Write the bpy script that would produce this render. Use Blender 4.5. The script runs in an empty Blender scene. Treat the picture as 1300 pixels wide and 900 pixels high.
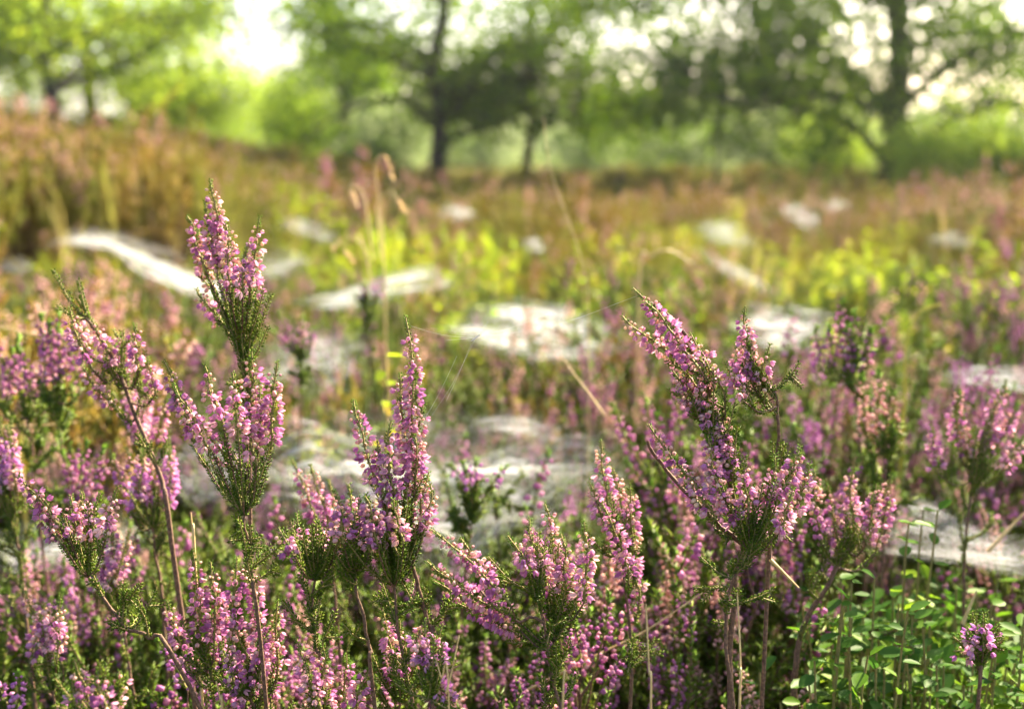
import bpy, math, random
import numpy as np
from mathutils import Vector, noise as mnoise

# ------------------------------------------------------------------ camera, world, sun, exposure
S = bpy.context.scene
CAM_Z = 0.50
PITCH = math.radians(10.2)
LENS = 40.0
FPX = LENS / 36.0 * 1300.0
cam_d = bpy.data.cameras.new("camera")
cam = bpy.data.objects.new("camera", cam_d)
S.collection.objects.link(cam)
cam.location = (0, 0, CAM_Z)
cam.rotation_euler = (math.pi / 2 - PITCH, 0, 0)
cam_d.lens = LENS
cam_d.sensor_width = 36.0
cam_d.clip_start = 0.01
cam_d.clip_end = 3000
cam_d.dof.use_dof = True
cam_d.dof.focus_distance = 0.57
cam_d.dof.aperture_fstop = 5.8
cam_d.dof.aperture_blades = 0
S.camera = cam

SUN_EL = math.radians(36)
SUN_AZ = math.radians(38)      # to the right of the view direction, behind the scene
w = bpy.data.worlds.new("World")
S.world = w
w.use_nodes = True
nt = w.node_tree
nt.nodes.clear()
sky = nt.nodes.new("ShaderNodeTexSky")
sky.sky_type = 'NISHITA'
sky.sun_disc = False
sky.sun_elevation = SUN_EL
sky.sun_rotation = SUN_AZ
sky.air_density = 1.0
sky.dust_density = 4.0
sky.ozone_density = 1.0
bg = nt.nodes.new("ShaderNodeBackground")
bg.inputs['Strength'].default_value = 0.09
wo = nt.nodes.new("ShaderNodeOutputWorld")
nt.links.new(sky.outputs[0], bg.inputs['Color'])
nt.links.new(bg.outputs[0], wo.inputs['Surface'])

sun_d = bpy.data.lights.new("sun", 'SUN')
sun_d.energy = 5.0
sun_d.angle = math.radians(0.5)
sun_d.color = (1.0, 0.85, 0.60)
sun = bpy.data.objects.new("sun", sun_d)
S.collection.objects.link(sun)
sd = Vector((math.sin(SUN_AZ) * math.cos(SUN_EL), math.cos(SUN_AZ) * math.cos(SUN_EL), math.sin(SUN_EL)))
sun.rotation_euler = (-sd).to_track_quat('-Z', 'Y').to_euler()
sun.location = (10, 12, 12)

S.view_settings.view_transform = 'Standard'
S.view_settings.look = 'None'
S.view_settings.exposure = 2.55
S.view_settings.gamma = 1.0
S.view_settings.use_curve_mapping = False
S.cycles.use_denoising = True
S.cycles.max_bounces = 8
S.cycles.diffuse_bounces = 4
S.cycles.transmission_bounces = 4
S.cycles.transparent_max_bounces = 16
S.cycles.caustics_reflective = False
S.cycles.caustics_refractive = False

R0 = np.random.default_rng(11)
COL = S.collection

# ------------------------------------------------------------------ helpers
FW = np.array([0, math.cos(PITCH), -math.sin(PITCH)])
UP = np.array([0, math.sin(PITCH), math.cos(PITCH)])
RT = np.array([1.0, 0, 0])

def P(px, py, d):
    """place of a thing seen at px, py of the photograph that stands d metres away"""
    return np.array([0, 0, CAM_Z]) + d * (RT * (px - 650) / FPX - UP * (py - 450) / FPX + FW)

def unit(v):
    v = np.asarray(v, float)
    return v / (np.linalg.norm(v, axis=-1, keepdims=True) + 1e-12)

class MB:
    def __init__(s):
        s.v = []; s.q = []; s.t = []; s.qm = []; s.tm = []; s.n = 0; s.uv = None
    def add(s, v, q=None, t=None, m=0, qm=None, tm=None):
        v = np.asarray(v, float).reshape(-1, 3)
        if q is not None and len(q):
            q = np.asarray(q, int); s.q.append(q + s.n)
            s.qm.append(np.full(len(q), m) if qm is None else qm)
        if t is not None and len(t):
            t = np.asarray(t, int); s.t.append(t + s.n)
            s.tm.append(np.full(len(t), m) if tm is None else tm)
        s.v.append(v); s.n += len(v)
    def inst(s, T, mats, offs):
        """copies of template T = (verts, quads, tris, qmat, tmat)"""
        V, Q, Tr, QM, TM = T
        k = len(offs)
        if k == 0: return
        vv = np.einsum('kij,nj->kni', mats, V) + np.asarray(offs)[:, None, :]
        base = (np.arange(k) * len(V))[:, None, None]
        q = (Q[None] + base).reshape(-1, 4) if len(Q) else None
        t = (Tr[None] + base).reshape(-1, 3) if len(Tr) else None
        s.add(vv.reshape(-1, 3), q, t, qm=np.tile(QM, k) if len(Q) else None, tm=np.tile(TM, k) if len(Tr) else None)
    def mesh(s, name, mats, smooth=True):
        me = bpy.data.meshes.new(name)
        V = np.concatenate(s.v) if s.v else np.zeros((0, 3))
        q = np.concatenate(s.q) if s.q else np.zeros((0, 4), int)
        t = np.concatenate(s.t) if s.t else np.zeros((0, 3), int)
        me.vertices.add(len(V)); me.vertices.foreach_set('co', V.astype(np.float32).ravel())
        me.loops.add(q.size + t.size)
        me.loops.foreach_set('vertex_index', np.concatenate([q.ravel(), t.ravel()]).astype(np.int32))
        me.polygons.add(len(q) + len(t))
        st = np.concatenate([np.arange(len(q)) * 4, q.size + np.arange(len(t)) * 3]).astype(np.int32)
        me.polygons.foreach_set('loop_start', st)
        mi = np.concatenate([np.concatenate(s.qm) if s.qm else np.zeros(0), np.concatenate(s.tm) if s.tm else np.zeros(0)])
        for m in mats: me.materials.append(m)
        me.polygons.foreach_set('material_index', mi.astype(np.int32))
        me.polygons.foreach_set('use_smooth', np.full(len(mi), smooth))
        me.update(calc_edges=True)
        return me
    def build(s, name, mats, parent=None, smooth=True, origin=None):
        if not isinstance(mats, (list, tuple)): mats = [mats]
        if origin is not None:
            s.v = [a - np.asarray(origin) for a in s.v]
        o = bpy.data.objects.new(name, s.mesh(name, mats, smooth))
        COL.objects.link(o)
        if parent is not None: o.parent = parent
        if origin is not None and parent is None: o.location = origin
        return o

def tag(o, label=None, cat=None, group=None, kind=None):
    if label: o['label'] = label
    if cat: o['category'] = cat
    if group: o['group'] = group
    if kind: o['kind'] = kind
    return o

def empty(name, loc=(0, 0, 0)):
    o = bpy.data.objects.new(name, None); COL.objects.link(o)
    o.location = tuple(loc); o.empty_display_size = 0.02
    return o

def copy_tree(o, parent=None):
    c = o.copy(); COL.objects.link(c); c.parent = parent
    for ch in list(o.children): copy_tree(ch, c)
    return c

def tube(mb, pts, rad, k=5, m=0):
    pts = np.asarray(pts, float); n = len(pts)
    rad = np.broadcast_to(np.asarray(rad, float), (n,))
    d = unit(np.gradient(pts, axis=0))
    ref = np.array([0.31, 0.2, 0.93]) if abs(d[0] @ np.array([0.31, .2, .93])) < .9 else np.array([1., 0, 0])
    a = unit(np.cross(d, ref)); b = np.cross(d, a)
    th = np.arange(k) * 2 * math.pi / k
    v = pts[:, None] + rad[:, None, None] * (a[:, None] * np.cos(th)[None, :, None] + b[:, None] * np.sin(th)[None, :, None])
    i = np.arange(n - 1)[:, None] * k; j = np.arange(k)[None]; j2 = (j + 1) % k
    q = np.stack([i + j, i + j2, i + k + j2, i + k + j], -1).reshape(-1, 4)
    mb.add(v, q, m=m)

def curve(pts, n=12):
    """Catmull-Rom through pts"""
    p = np.asarray(pts, float)
    if len(p) == 2: return p[0] + (p[1] - p[0]) * np.linspace(0, 1, n)[:, None]
    q = np.vstack([2 * p[0] - p[1], p, 2 * p[-1] - p[-2]])
    f = np.linspace(0, len(p) - 1, n); i = np.minimum(f.astype(int), len(p) - 2); t = (f - i)[:, None]
    a, b, c, d = q[i], q[i + 1], q[i + 2], q[i + 3]
    return .5 * (2 * b + (c - a) * t + (2 * a - 5 * b + 4 * c - d) * t * t + (3 * b - a - 3 * c + d) * t ** 3)

def wob(pts, amp, rng):
    pts = np.array(pts, float); n = len(pts)
    k = rng.normal(0, amp, (n, 3)); k[0] = 0; k[-1] = 0
    k[1:-1] = (k[:-2] + k[1:-1] + k[2:]) / 2
    return pts + k

def frames(D, rng, scale):
    """rotation matrices whose local z is D, random roll"""
    D = unit(D); n = len(D)
    ref = unit(rng.normal(0, 1, (n, 3)))
    a = unit(np.cross(D, ref)); b = np.cross(D, a)
    return np.stack([a, b, D], -1) * np.asarray(scale).reshape(-1, 1, 1)

# ------------------------------------------------------------------ materials
def mat(name):
    m = bpy.data.materials.new(name); m.use_nodes = True
    m.node_tree.nodes.clear()
    return m, m.node_tree

def ramp(nt, fac, stops):
    r = nt.nodes.new("ShaderNodeValToRGB")
    e = r.color_ramp.elements
    while len(e) < len(stops): e.new(0.5)
    for i, (p, c) in enumerate(stops):
        e[i].position = p; e[i].color = (*c, 1)
    nt.links.new(fac, r.inputs[0])
    return r.outputs[0]

def leafmat(name, stops, trans=0.4, gloss=0.05, rough=0.4, nscale=0, wobj=.3, tstops=None):
    """thin plant tissue: diffuse + translucent + a little sheen, tint varies from piece to piece"""
    m, nt = mat(name)
    N = nt.nodes.new; L = nt.links.new
    g = N("ShaderNodeNewGeometry")
    fac = g.outputs['Random Per Island']
    oi = N("ShaderNodeObjectInfo")
    mx = N("ShaderNodeMath"); mx.operation = 'MULTIPLY_ADD'
    L(oi.outputs['Random'], mx.inputs[0]); mx.inputs[1].default_value = wobj
    mm = N("ShaderNodeMath"); mm.operation = 'MULTIPLY'; L(fac, mm.inputs[0]); mm.inputs[1].default_value = 1 - wobj
    L(mm.outputs[0], mx.inputs[2])
    f2 = mx.outputs[0]
    if nscale:
        tc = N("ShaderNodeNewGeometry"); nz = N("ShaderNodeTexNoise"); nz.inputs['Scale'].default_value = nscale
        nz.inputs['Detail'].default_value = 3
        L(tc.outputs['Position'], nz.inputs['Vector'])
        a = N("ShaderNodeMapRange"); a.inputs[1].default_value = .35; a.inputs[2].default_value = .65
        L(nz.outputs[0], a.inputs[0])
        b = N("ShaderNodeMath"); b.operation = 'MULTIPLY'; b.inputs[1].default_value = .5; L(f2, b.inputs[0])
        c = N("ShaderNodeMath"); c.operation = 'MULTIPLY_ADD'; c.inputs[1].default_value = .5
        L(a.outputs[0], c.inputs[0]); L(b.outputs[0], c.inputs[2]); f2 = c.outputs[0]
    col = ramp(nt, f2, stops)
    tcol = ramp(nt, f2, tstops) if tstops else col
    d = N("ShaderNodeBsdfDiffuse"); L(col, d.inputs[0])
    t = N("ShaderNodeBsdfTranslucent"); L(tcol, t.inputs[0])
    x = N("ShaderNodeMixShader"); x.inputs[0].default_value = trans
    L(d.outputs[0], x.inputs[1]); L(t.outputs[0], x.inputs[2])
    gl = N("ShaderNodeBsdfGlossy"); gl.inputs['Roughness'].default_value = rough
    gl.inputs['Color'].default_value = (1, 1, 1, 1)
    y = N("ShaderNodeMixShader"); y.inputs[0].default_value = gloss
    L(x.outputs[0], y.inputs[1]); L(gl.outputs[0], y.inputs[2])
    o = N("ShaderNodeOutputMaterial"); L(y.outputs[0], o.inputs[0])
    return m

def woodmat(name, stops, scale=300, rough=0.8, bump=0.4):
    m, nt = mat(name); N = nt.nodes.new; L = nt.links.new
    g = N("ShaderNodeNewGeometry"); nz = N("ShaderNodeTexNoise")
    nz.inputs['Scale'].default_value = scale; nz.inputs['Detail'].default_value = 4
    L(g.outputs['Position'], nz.inputs['Vector'])
    col = ramp(nt, nz.outputs[0], stops)
    b = N("ShaderNodeBsdfPrincipled"); L(col, b.inputs['Base Color']); b.inputs['Roughness'].default_value = rough
    bp = N("ShaderNodeBump"); bp.inputs['Strength'].default_value = bump; bp.inputs['Distance'].default_value = 1.0 / scale
    L(nz.outputs[0], bp.inputs['Height']); L(bp.outputs[0], b.inputs['Normal'])
    o = N("ShaderNodeOutputMaterial"); L(b.outputs[0], o.inputs[0])
    return m

M = {}
M['petal'] = leafmat('heather_petal', [(0, (.28, .12, .07)), (.10, (.30, .08, .24)), (.38, (.48, .17, .38)), (.72, (.64, .31, .47)), (1, (.78, .50, .48))], .45, .01, .5)
M['bud'] = leafmat('heather_bud', [(0, (.54, .24, .30)), (.5, (.72, .42, .40)), (1, (.80, .60, .44))], .4, .012, .4)
M['purple'] = leafmat('heather_petal_deep', [(0, (.40, .11, .38)), (.5, (.58, .23, .52)), (1, (.76, .42, .62))], .45, .01, .5)
M['dull'] = leafmat('heather_petal_faded', [(0, (.50, .24, .24)), (.5, (.72, .44, .42)), (1, (.88, .64, .48))], .4, .008, .5, wobj=.5)
M['green'] = leafmat('heather_leaf', [(0, (.05, .10, .008)), (.5, (.11, .18, .012)), (1, (.22, .28, .02))], .45, .012, .35)
M['gold'] = leafmat('heather_leaf_golden', [(0, (.14, .20, .01)), (.5, (.32, .34, .015)), (1, (.54, .44, .03))], .5, .012, .4, wobj=.6)
M['tip'] = leafmat('heather_fresh_tip', [(0, (.10, .20, .02)), (1, (.20, .34, .03))], .45, .01, .4)
M['olive'] = leafmat('heather_leaf_olive', [(0, (.10, .14, .008)), (.35, (.24, .25, .012)), (.7, (.32, .22, .014)), (1, (.42, .19, .03))], .5, .012, .4, wobj=.65)
M['stem'] = woodmat('heather_stem_bark', [(.3, (.05, .022, .014)), (.55, (.13, .065, .035)), (.75, (.24, .14, .08))], 700)
M['twig'] = woodmat('heather_green_twig', [(.3, (.13, .12, .03)), (.7, (.26, .20, .06))], 900)
M['bark'] = woodmat('tree_bark', [(.3, (.012, .009, .007)), (.6, (.03, .023, .017)), (.8, (.06, .045, .03))], 9, .9, .8)
M['straw'] = woodmat('dry_straw', [(.3, (.42, .27, .10)), (.7, (.66, .48, .22))], 250, .6, .2)
M['seed'] = leafmat('grass_seed_head', [(0, (.55, .36, .16)), (1, (.80, .62, .34))], .4, .03, .5)
M['blade'] = leafmat('grass_blade', [(0, (.30, .32, .05)), (.5, (.45, .42, .10)), (1, (.55, .42, .14))], .45, .01, .4)
M['bilb'] = leafmat('bilberry_leaf', [(0, (.05, .13, .008)), (.5, (.11, .22, .012)), (.93, (.22, .32, .02)), (1, (.60, .16, .03))], .5, .008, .4)
M['bilbcool'] = leafmat('bilberry_leaf_waxy', [(0, (.03, .09, .012)), (.6, (.08, .17, .02)), (.95, (.17, .27, .02)), (1, (.50, .08, .03))], .45, .006, .45)
M['yellow'] = leafmat('bilberry_leaf_yellow', [(0, (.15, .27, .012)), (.5, (.28, .38, .018)), (.88, (.46, .46, .025)), (1, (.70, .32, .05))], .55, .008, .4, wobj=.5)
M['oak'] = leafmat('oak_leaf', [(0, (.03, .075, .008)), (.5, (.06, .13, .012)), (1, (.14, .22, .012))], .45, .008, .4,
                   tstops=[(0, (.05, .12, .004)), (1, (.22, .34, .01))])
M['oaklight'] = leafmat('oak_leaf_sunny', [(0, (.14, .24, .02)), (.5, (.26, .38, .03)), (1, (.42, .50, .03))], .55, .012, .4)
M['shrub'] = leafmat('shrub_leaf', [(0, (.14, .21, .08)), (.5, (.26, .33, .15)), (1, (.44, .49, .25))], .5, .02, .4)
M['berry'] = woodmat('bilberry_skin', [(.3, (.01, .012, .05)), (.7, (.04, .05, .14))], 300, .5, .1)

# soil and moss under the heather
m, nt = mat('heath_soil'); N = nt.nodes.new; L = nt.links.new
g = N("ShaderNodeNewGeometry"); nz = N("ShaderNodeTexNoise"); nz.inputs['Scale'].default_value = 6; nz.inputs['Detail'].default_value = 8
L(g.outputs['Position'], nz.inputs['Vector'])
near = ramp(nt, nz.outputs[0], [(.35, (.035, .028, .012)), (.5, (.07, .07, .02)), (.7, (.12, .10, .035))])
nz2 = N("ShaderNodeTexNoise"); nz2.inputs['Scale'].default_value = .25; nz2.inputs['Detail'].default_value = 6
L(g.outputs['Position'], nz2.inputs['Vector'])
far = ramp(nt, nz2.outputs[0], [(.35, (.08, .13, .03)), (.5, (.13, .18, .05)), (.7, (.20, .23, .09))])
sx = N("ShaderNodeSeparateXYZ"); L(g.outputs['Position'], sx.inputs[0])
mr = N("ShaderNodeMapRange"); mr.inputs[1].default_value = 26; mr.inputs[2].default_value = 44
L(sx.outputs['Y'], mr.inputs[0])
mc = N("ShaderNodeMix"); mc.data_type = 'RGBA'; L(mr.outputs[0], mc.inputs[0]); L(near, mc.inputs[6]); L(far, mc.inputs[7])
b = N("ShaderNodeBsdfDiffuse"); L(mc.outputs[2], b.inputs[0])
o = N("ShaderNodeOutputMaterial"); L(b.outputs[0], o.inputs[0])
M['soil'] = m

def webmat(name, dens, seed, torn=1.5):
    """felted silk: a fibrous veil, thinner toward its torn margin"""
    m, nt = mat(name); N = nt.nodes.new; L = nt.links.new
    uv = N("ShaderNodeUVMap"); uv.uv_map = 'UVMap'
    def nse(scale, sx_, sy_, det, off):
        mp = N("ShaderNodeMapping"); mp.inputs['Scale'].default_value = (sx_, sy_, 1); mp.inputs['Location'].default_value = (off, off * .7, seed)
        L(uv.outputs[0], mp.inputs[0])
        n = N("ShaderNodeTexNoise"); n.inputs['Scale'].default_value = scale; n.inputs['Detail'].default_value = det
        n.inputs['Distortion'].default_value = .5
        L(mp.outputs[0], n.inputs['Vector']); return n.outputs[0]
    def mth(op, a, b_, c=None):
        n = N("ShaderNodeMath"); n.operation = op
        for i, x in enumerate((a, b_, c)):
            if x is None: continue
            if isinstance(x, (int, float)): n.inputs[i].default_value = x
            else: L(x, n.inputs[i])
        return n.outputs[0]
    def mapr(x, a, b_, c=0., d=1.):
        n = N("ShaderNodeMapRange"); n.interpolation_type = 'SMOOTHSTEP'
        for i, y in enumerate((a, b_, c, d)): n.inputs[i + 1].default_value = y
        L(x, n.inputs[0]); return n.outputs[0]
    s = N("ShaderNodeSeparateXYZ"); L(uv.outputs[0], s.inputs[0])
    ex = mth('MULTIPLY', mth('ABSOLUTE', mth('SUBTRACT', s.outputs[0], .5), None), 2)
    ey = mth('MULTIPLY', mth('ABSOLUTE', mth('SUBTRACT', s.outputs[1], .5), None), 2)
    r = mth('POWER', mth('ADD', mth('POWER', ex, 2.6), mth('POWER', ey, 2.6)), 1 / 2.6)
    rb = r
    r = mth('ADD', r, mth('MULTIPLY', mth('SUBTRACT', nse(3.5, 1, 1.4, 5, 3.), .5), torn))
    edge = mapr(r, .15, .98, 1, 0)
    f1 = mapr(nse(5, 1.0, 12, 8, 1.), .36, .62, .10, 1)
    f2 = mapr(nse(22, 1, 2.5, 8, 5.), .38, .60, .22, 1)
    f3 = mapr(nse(2.6, 1, 1.8, 4, 9.), .36, .58, .12, 1)
    edge = mth('MULTIPLY', edge, mapr(rb, .6, .97, 1, 0))
    a = mth('MULTIPLY', mth('MULTIPLY', mth('MULTIPLY', edge, f1), mth('MULTIPLY', f2, f3)), dens * .95)
    a = mth('MINIMUM', a, .8)
    d = N("ShaderNodeBsdfDiffuse"); d.inputs[0].default_value = (.66, .68, .70, 1)
    t = N("ShaderNodeBsdfTranslucent"); t.inputs[0].default_value = (.68, .68, .67, 1)
    x = N("ShaderNodeMixShader"); x.inputs[0].default_value = .5; L(d.outputs[0], x.inputs[1]); L(t.outputs[0], x.inputs[2])
    tr = N("ShaderNodeBsdfTransparent")
    y = N("ShaderNodeMixShader"); L(a, y.inputs[0]); L(tr.outputs[0], y.inputs[1]); L(x.outputs[0], y.inputs[2])
    o = N("ShaderNodeOutputMaterial"); L(y.outputs[0], o.inputs[0])
    return m
M['silk'] = leafmat('spider_silk', [(0, (.5, .5, .52)), (1, (.6, .6, .58))], .5, .02, .3)

# ------------------------------------------------------------------ ground
def sstep(a, b, x):
    t = np.clip((x - a) / (b - a), 0, 1); return t * t * (3 - 2 * t)

def gz(x, y):
    x = np.asarray(x, float); y = np.asarray(y, float)
    yy = np.maximum(y, .5)
    t = -x / yy
    left = sstep(.06, .42, t) * np.clip(y - 1.4, 0, 17) * .055
    bump = .03 * np.sin(x * 1.9 + 1.0) * np.sin(y * 1.3 + .4) * np.clip(y / 2, 0, 1) + .05 * np.sin(x * .7 + 2) * np.sin(y * .55) * np.clip(y / 4, 0, 1)
    left = left - .14 * sstep(5, 9, y) * (1 - sstep(14, 19, y)) * (1 - sstep(.1, .3, t))
    far = sstep(26, 70, y) * (.1 + 3.0 * np.exp(-((x + .125 * yy) / (.10 * yy)) ** 2)) + .8 * sstep(100, 300, y)
    return left + bump + far

xs = np.concatenate([-np.geomspace(400, 4, 34), np.linspace(-3.8, 3.8, 70), np.geomspace(4, 400, 34)])
ys = np.concatenate([[-60, -20, -8, -3], np.linspace(-1, 12, 110), np.geomspace(12.5, 900, 70)])
X, Y = np.meshgrid(xs, ys)
Z = gz(X, Y)
nx, ny = len(xs), len(ys)
i, j = np.meshgrid(np.arange(ny - 1), np.arange(nx - 1), indexing='ij')
q = np.stack([i * nx + j, i * nx + j + 1, (i + 1) * nx + j + 1, (i + 1) * nx + j], -1).reshape(-1, 4)
mb = MB(); mb.add(np.stack([X, Y, Z], -1), q)
tag(mb.build('ground', M['soil']), kind='structure')
m, nt = mat('morning_haze'); pv = nt.nodes.new("ShaderNodeVolumePrincipled"); pv.inputs['Density'].default_value = .0005
pv.inputs['Color'].default_value = (.93, .96, 1, 1); pv.inputs['Anisotropy'].default_value = .35
o = nt.nodes.new("ShaderNodeOutputMaterial"); nt.links.new(pv.outputs[0], o.inputs['Volume'])
hz = MB(); hv = [(a_, b_, c_) for c_ in (-3, 16) for b_ in (-70, 950) for a_ in (-420, 420)]
hz.add(hv, [(0, 2, 3, 1), (4, 5, 7, 6), (0, 1, 5, 4), (2, 6, 7, 3), (0, 4, 6, 2), (1, 3, 7, 5)])
tag(hz.build('haze', m, smooth=False), kind='stuff')

# ------------------------------------------------------------------ templates (units: metres)
def flower_T(radii, zs, wid, bract=True, m=0):
    ring = [(radii[0] * math.cos(a), radii[0] * math.sin(a), zs[0]) for a in np.arange(8) * math.pi / 4]
    V = list(ring); Q = []; QM = []
    for p in range(4):
        c = (2 * p + 1) * math.pi / 4
        prev = [2 * p, 2 * p + 1, (2 * p + 2) % 8]
        for r, z, hw in zip(radii[1:], zs[1:], wid):
            cur = []
            for k in (-1, 0, 1):
                rr = r * (1.0 if k == 0 else .93)
                cur.append(len(V)); V.append((rr * math.cos(c + k * hw), rr * math.sin(c + k * hw), z + (0 if k else .0003)))
            Q += [(prev[0], prev[1], cur[1], cur[0]), (prev[1], prev[2], cur[2], cur[1])]
            QM += [m, m]
            prev = cur
    T = []; TM = []
    if bract:
        for p in range(4):
            c = p * math.pi / 2
            b0 = len(V)
            V += [(.0004 * math.cos(c - .8), .0004 * math.sin(c - .8), 0), (.0004 * math.cos(c + .8), .0004 * math.sin(c + .8), 0),
                  (.0014 * math.cos(c), .0014 * math.sin(c), .0014)]
            T.append((b0, b0 + 1, b0 + 2)); TM.append(1)
        b0 = len(V)   # style and anthers
        V += [(.0002, 0, .0012), (-.0002, 0.0001, .0012), (0, 0, .0045)]
        T.append((b0, b0 + 1, b0 + 2)); TM.append(1)
    return (np.array(V), np.array(Q), np.array(T, int).reshape(-1, 3), np.array(QM), np.array(TM))

OPEN = flower_T([.0004, .0014, .0019, .0022], [.0006, .0015, .0028, .0040], [.68, .62, .16])
BELL = flower_T([.0004, .0014, .0017, .0014], [.0006, .0014, .0027, .0037], [.74, .68, .22])
BUD = flower_T([.0004, .0011, .0011, .0003], [.0004, .0010, .0020, .0028], [.78, .78, .7], m=4)
def octa_T(r, h):
    V = np.array([(0, 0, 0), (r, 0, h * .55), (0, r, h * .5), (-r, 0, h * .55), (0, -r, h * .5), (0, 0, h)])
    T = np.array([(0, 2, 1), (0, 3, 2), (0, 4, 3), (0, 1, 4), (5, 1, 2), (5, 2, 3), (5, 3, 4), (5, 4, 1)])
    return (V, np.zeros((0, 4), int), T, np.zeros(0), np.zeros(8))
OCTA = octa_T(.0017, .0038)
def needle_T(l, r, m=1):
    V = np.array([(r, 0, 0), (-r * .5, r * .87, 0), (-r * .5, -r * .87, 0), (r * .3, 0, l)])
    return (V, np.zeros((0, 4), int), np.array([(0, 1, 3), (1, 2, 3), (2, 0, 3)]), np.zeros(0), np.full(3, m))
def plump_T(l, r, m=1):
    V = [(0, 0, 0)] + [(r * math.cos(a), r * math.sin(a), l * .45) for a in (0, 2.1, 4.2)] + [(0, 0, l)]
    T = [(0, 2, 1), (0, 3, 2), (0, 1, 3), (4, 1, 2), (4, 2, 3), (4, 3, 1)]
    return (np.array(V), np.zeros((0, 4), int), np.array(T), np.zeros(0), np.full(6, m))
NEEDLE = plump_T(.0023, .00050)
NEEDLE_LO = needle_T(.0050, .0011)
def leaf_T(l, wd, m=0):
    """folded oval leaf"""
    V = [(0, 0, 0), (0, .0, l)]
    V = np.array([(0, 0, 0), (wd * .42, wd * .12, l * .25), (wd * .5, wd * .16, l * .55), (wd * .28, wd * .1, l * .85), (0, 0, l),
                  (-wd * .28, wd * .1, l * .85), (-wd * .5, wd * .16, l * .55), (-wd * .42, wd * .12, l * .25), (0, -.0, l * .3), (0, 0, l * .7)])
    Q = np.array([(8, 1, 2, 9), (9, 2, 3, 4), (8, 9, 6, 7), (9, 4, 5, 6)])
    T = np.array([(0, 1, 8), (0, 8, 7)])
    return (V, Q, T, np.full(4, m), np.full(2, m))

def along(path, s):
    path = np.asarray(path); n = len(path) - 1
    f = np.clip(s, 0, 1) * n; i = np.minimum(f.astype(int), n - 1); u = (f - i)[:, None]
    return path[i] * (1 - u) + path[i + 1] * u, unit(path[i + 1] - path[i])

def leafy(mb, path, rng, lo=False, step=None, size=1.0, r=.0006, m=1):
    path = np.asarray(path); ln = np.linalg.norm(np.diff(path, axis=0), axis=1).sum()
    if not lo: tube(mb, path, np.linspace(r, r * .5, len(path)), 4, m=2)
    else: tube(mb, path, np.linspace(r * 1.3, r * .8, len(path)), 3, m=2)
    step = step or (.0028 if lo else .00085)
    n = max(4, int(ln / step))
    s = (np.arange(n) + .5) / n
    s = np.repeat(s, 2 if not lo else 3)
    pos, d = along(path, s)
    th = np.arange(len(s)) * (math.pi) + np.repeat(np.arange(n), len(s) // n) * 1.57 + rng.normal(0, .3, len(s))
    if lo: th = rng.uniform(0, 6.28, len(s))
    ref = np.array([.2, .9, .3]); a = unit(np.cross(d, ref)); b = np.cross(d, a)
    rad = a * np.cos(th)[:, None] + b * np.sin(th)[:, None]
    D = unit(d * rng.uniform(.6, 1.2, (len(s), 1)) + rad * .85)
    T = (NEEDLE_LO if lo else NEEDLE)
    T = (T[0], T[1], T[2], T[3], np.full(len(T[4]), m))
    mb.inst(T, frames(D, rng, size * rng.uniform(.75, 1.2, len(s))), pos + rad * r * .6)

def spike_mesh(path, rng, lod=0, f0=.12, dens=1.0, openf=.45, size=1.0, tip=True, side=None):
    """one raceme: axis, leaflets, flowers (material slots petal, leaf, twig, tip)"""
    mb = MB(); path = np.asarray(path)
    ln = np.linalg.norm(np.diff(path, axis=0), axis=1).sum()
    tube(mb, path, np.linspace(.0007, .0004, len(path)), 4 if lod == 0 else 3, m=2)
    n = max(5, int(ln * (1 - f0) / (.00088 if lod == 0 else .0016 if lod == 1 else .0030) * dens))
    s = f0 + (1 - f0) * (np.arange(n) + rng.uniform(0, 1, n)) / n * (.94 if tip else 1)
    pos, d = along(path, s)
    th = np.arange(n) * 2.4 + rng.normal(0, .5, n)
    ref = np.array([.2, .9, .3]); a = unit(np.cross(d, ref)); b = np.cross(d, a)
    rad = a * np.cos(th)[:, None] + b * np.sin(th)[:, None]
    if side is not None: rad = unit(rad + np.asarray(side) * .55)
    # flowers sit in loose clumps on short stalks
    reach = .0014 + .0019 * rng.beta(1.6, 1.6, n) * (1 - .55 * (s - f0) / (1 - f0))
    D = unit(rad * 1.0 + d * rng.uniform(-.35, .55, n)[:, None] + np.array([0, 0, -1]) * rng.uniform(.0, .8, n)[:, None] + rng.normal(0, .18, (n, 3)))
    pp = pos + rad * reach[:, None]
    sz = size * rng.uniform(.82, 1.12, n) * (1 - .32 * sstep(.6, 1, s))
    if lod == 0:
        sz = sz * 1.0
        u = rng.uniform(0, 1, n) + .45 * sstep(.55, 1, s)
        for T, k in ((OPEN, u < openf * .5), (BELL, (u >= openf * .5) & (u < .62)), (BUD, u >= .62)):
            mb.inst(T, frames(D[k], rng, sz[k]), pp[k])
        for i_ in range(n):
            mb.add(np.array([pos[i_], pos[i_] + [.0003, 0, .0003], pp[i_] + D[i_] * .0006]), None, [(0, 1, 2)], m=2)
        leafy(mb, path, rng, step=.0014, size=.9)
    else:
        mb.inst(OCTA, frames(D, rng, sz * (1.15 if lod == 1 else 1.7)), pp)
        leafy(mb, path, rng, lo=True, step=.005, size=.8)
    if tip:
        p1 = path[-1]; dd = unit(path[-1] - path[-2]); L_ = rng.uniform(.002, .006) * size
        leafy(mb, curve([p1 - dd * .002, p1 + dd * L_], 3), rng, lo=lod > 0, size=.8, m=3, step=None if lod == 0 else .002)
    return mb
SPK = lambda f='petal': [M[f], M['green'], M['twig'], M['tip'], M['bud']]
SHT = [M['petal'], M['green'], M['twig'], M['tip']]

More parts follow.
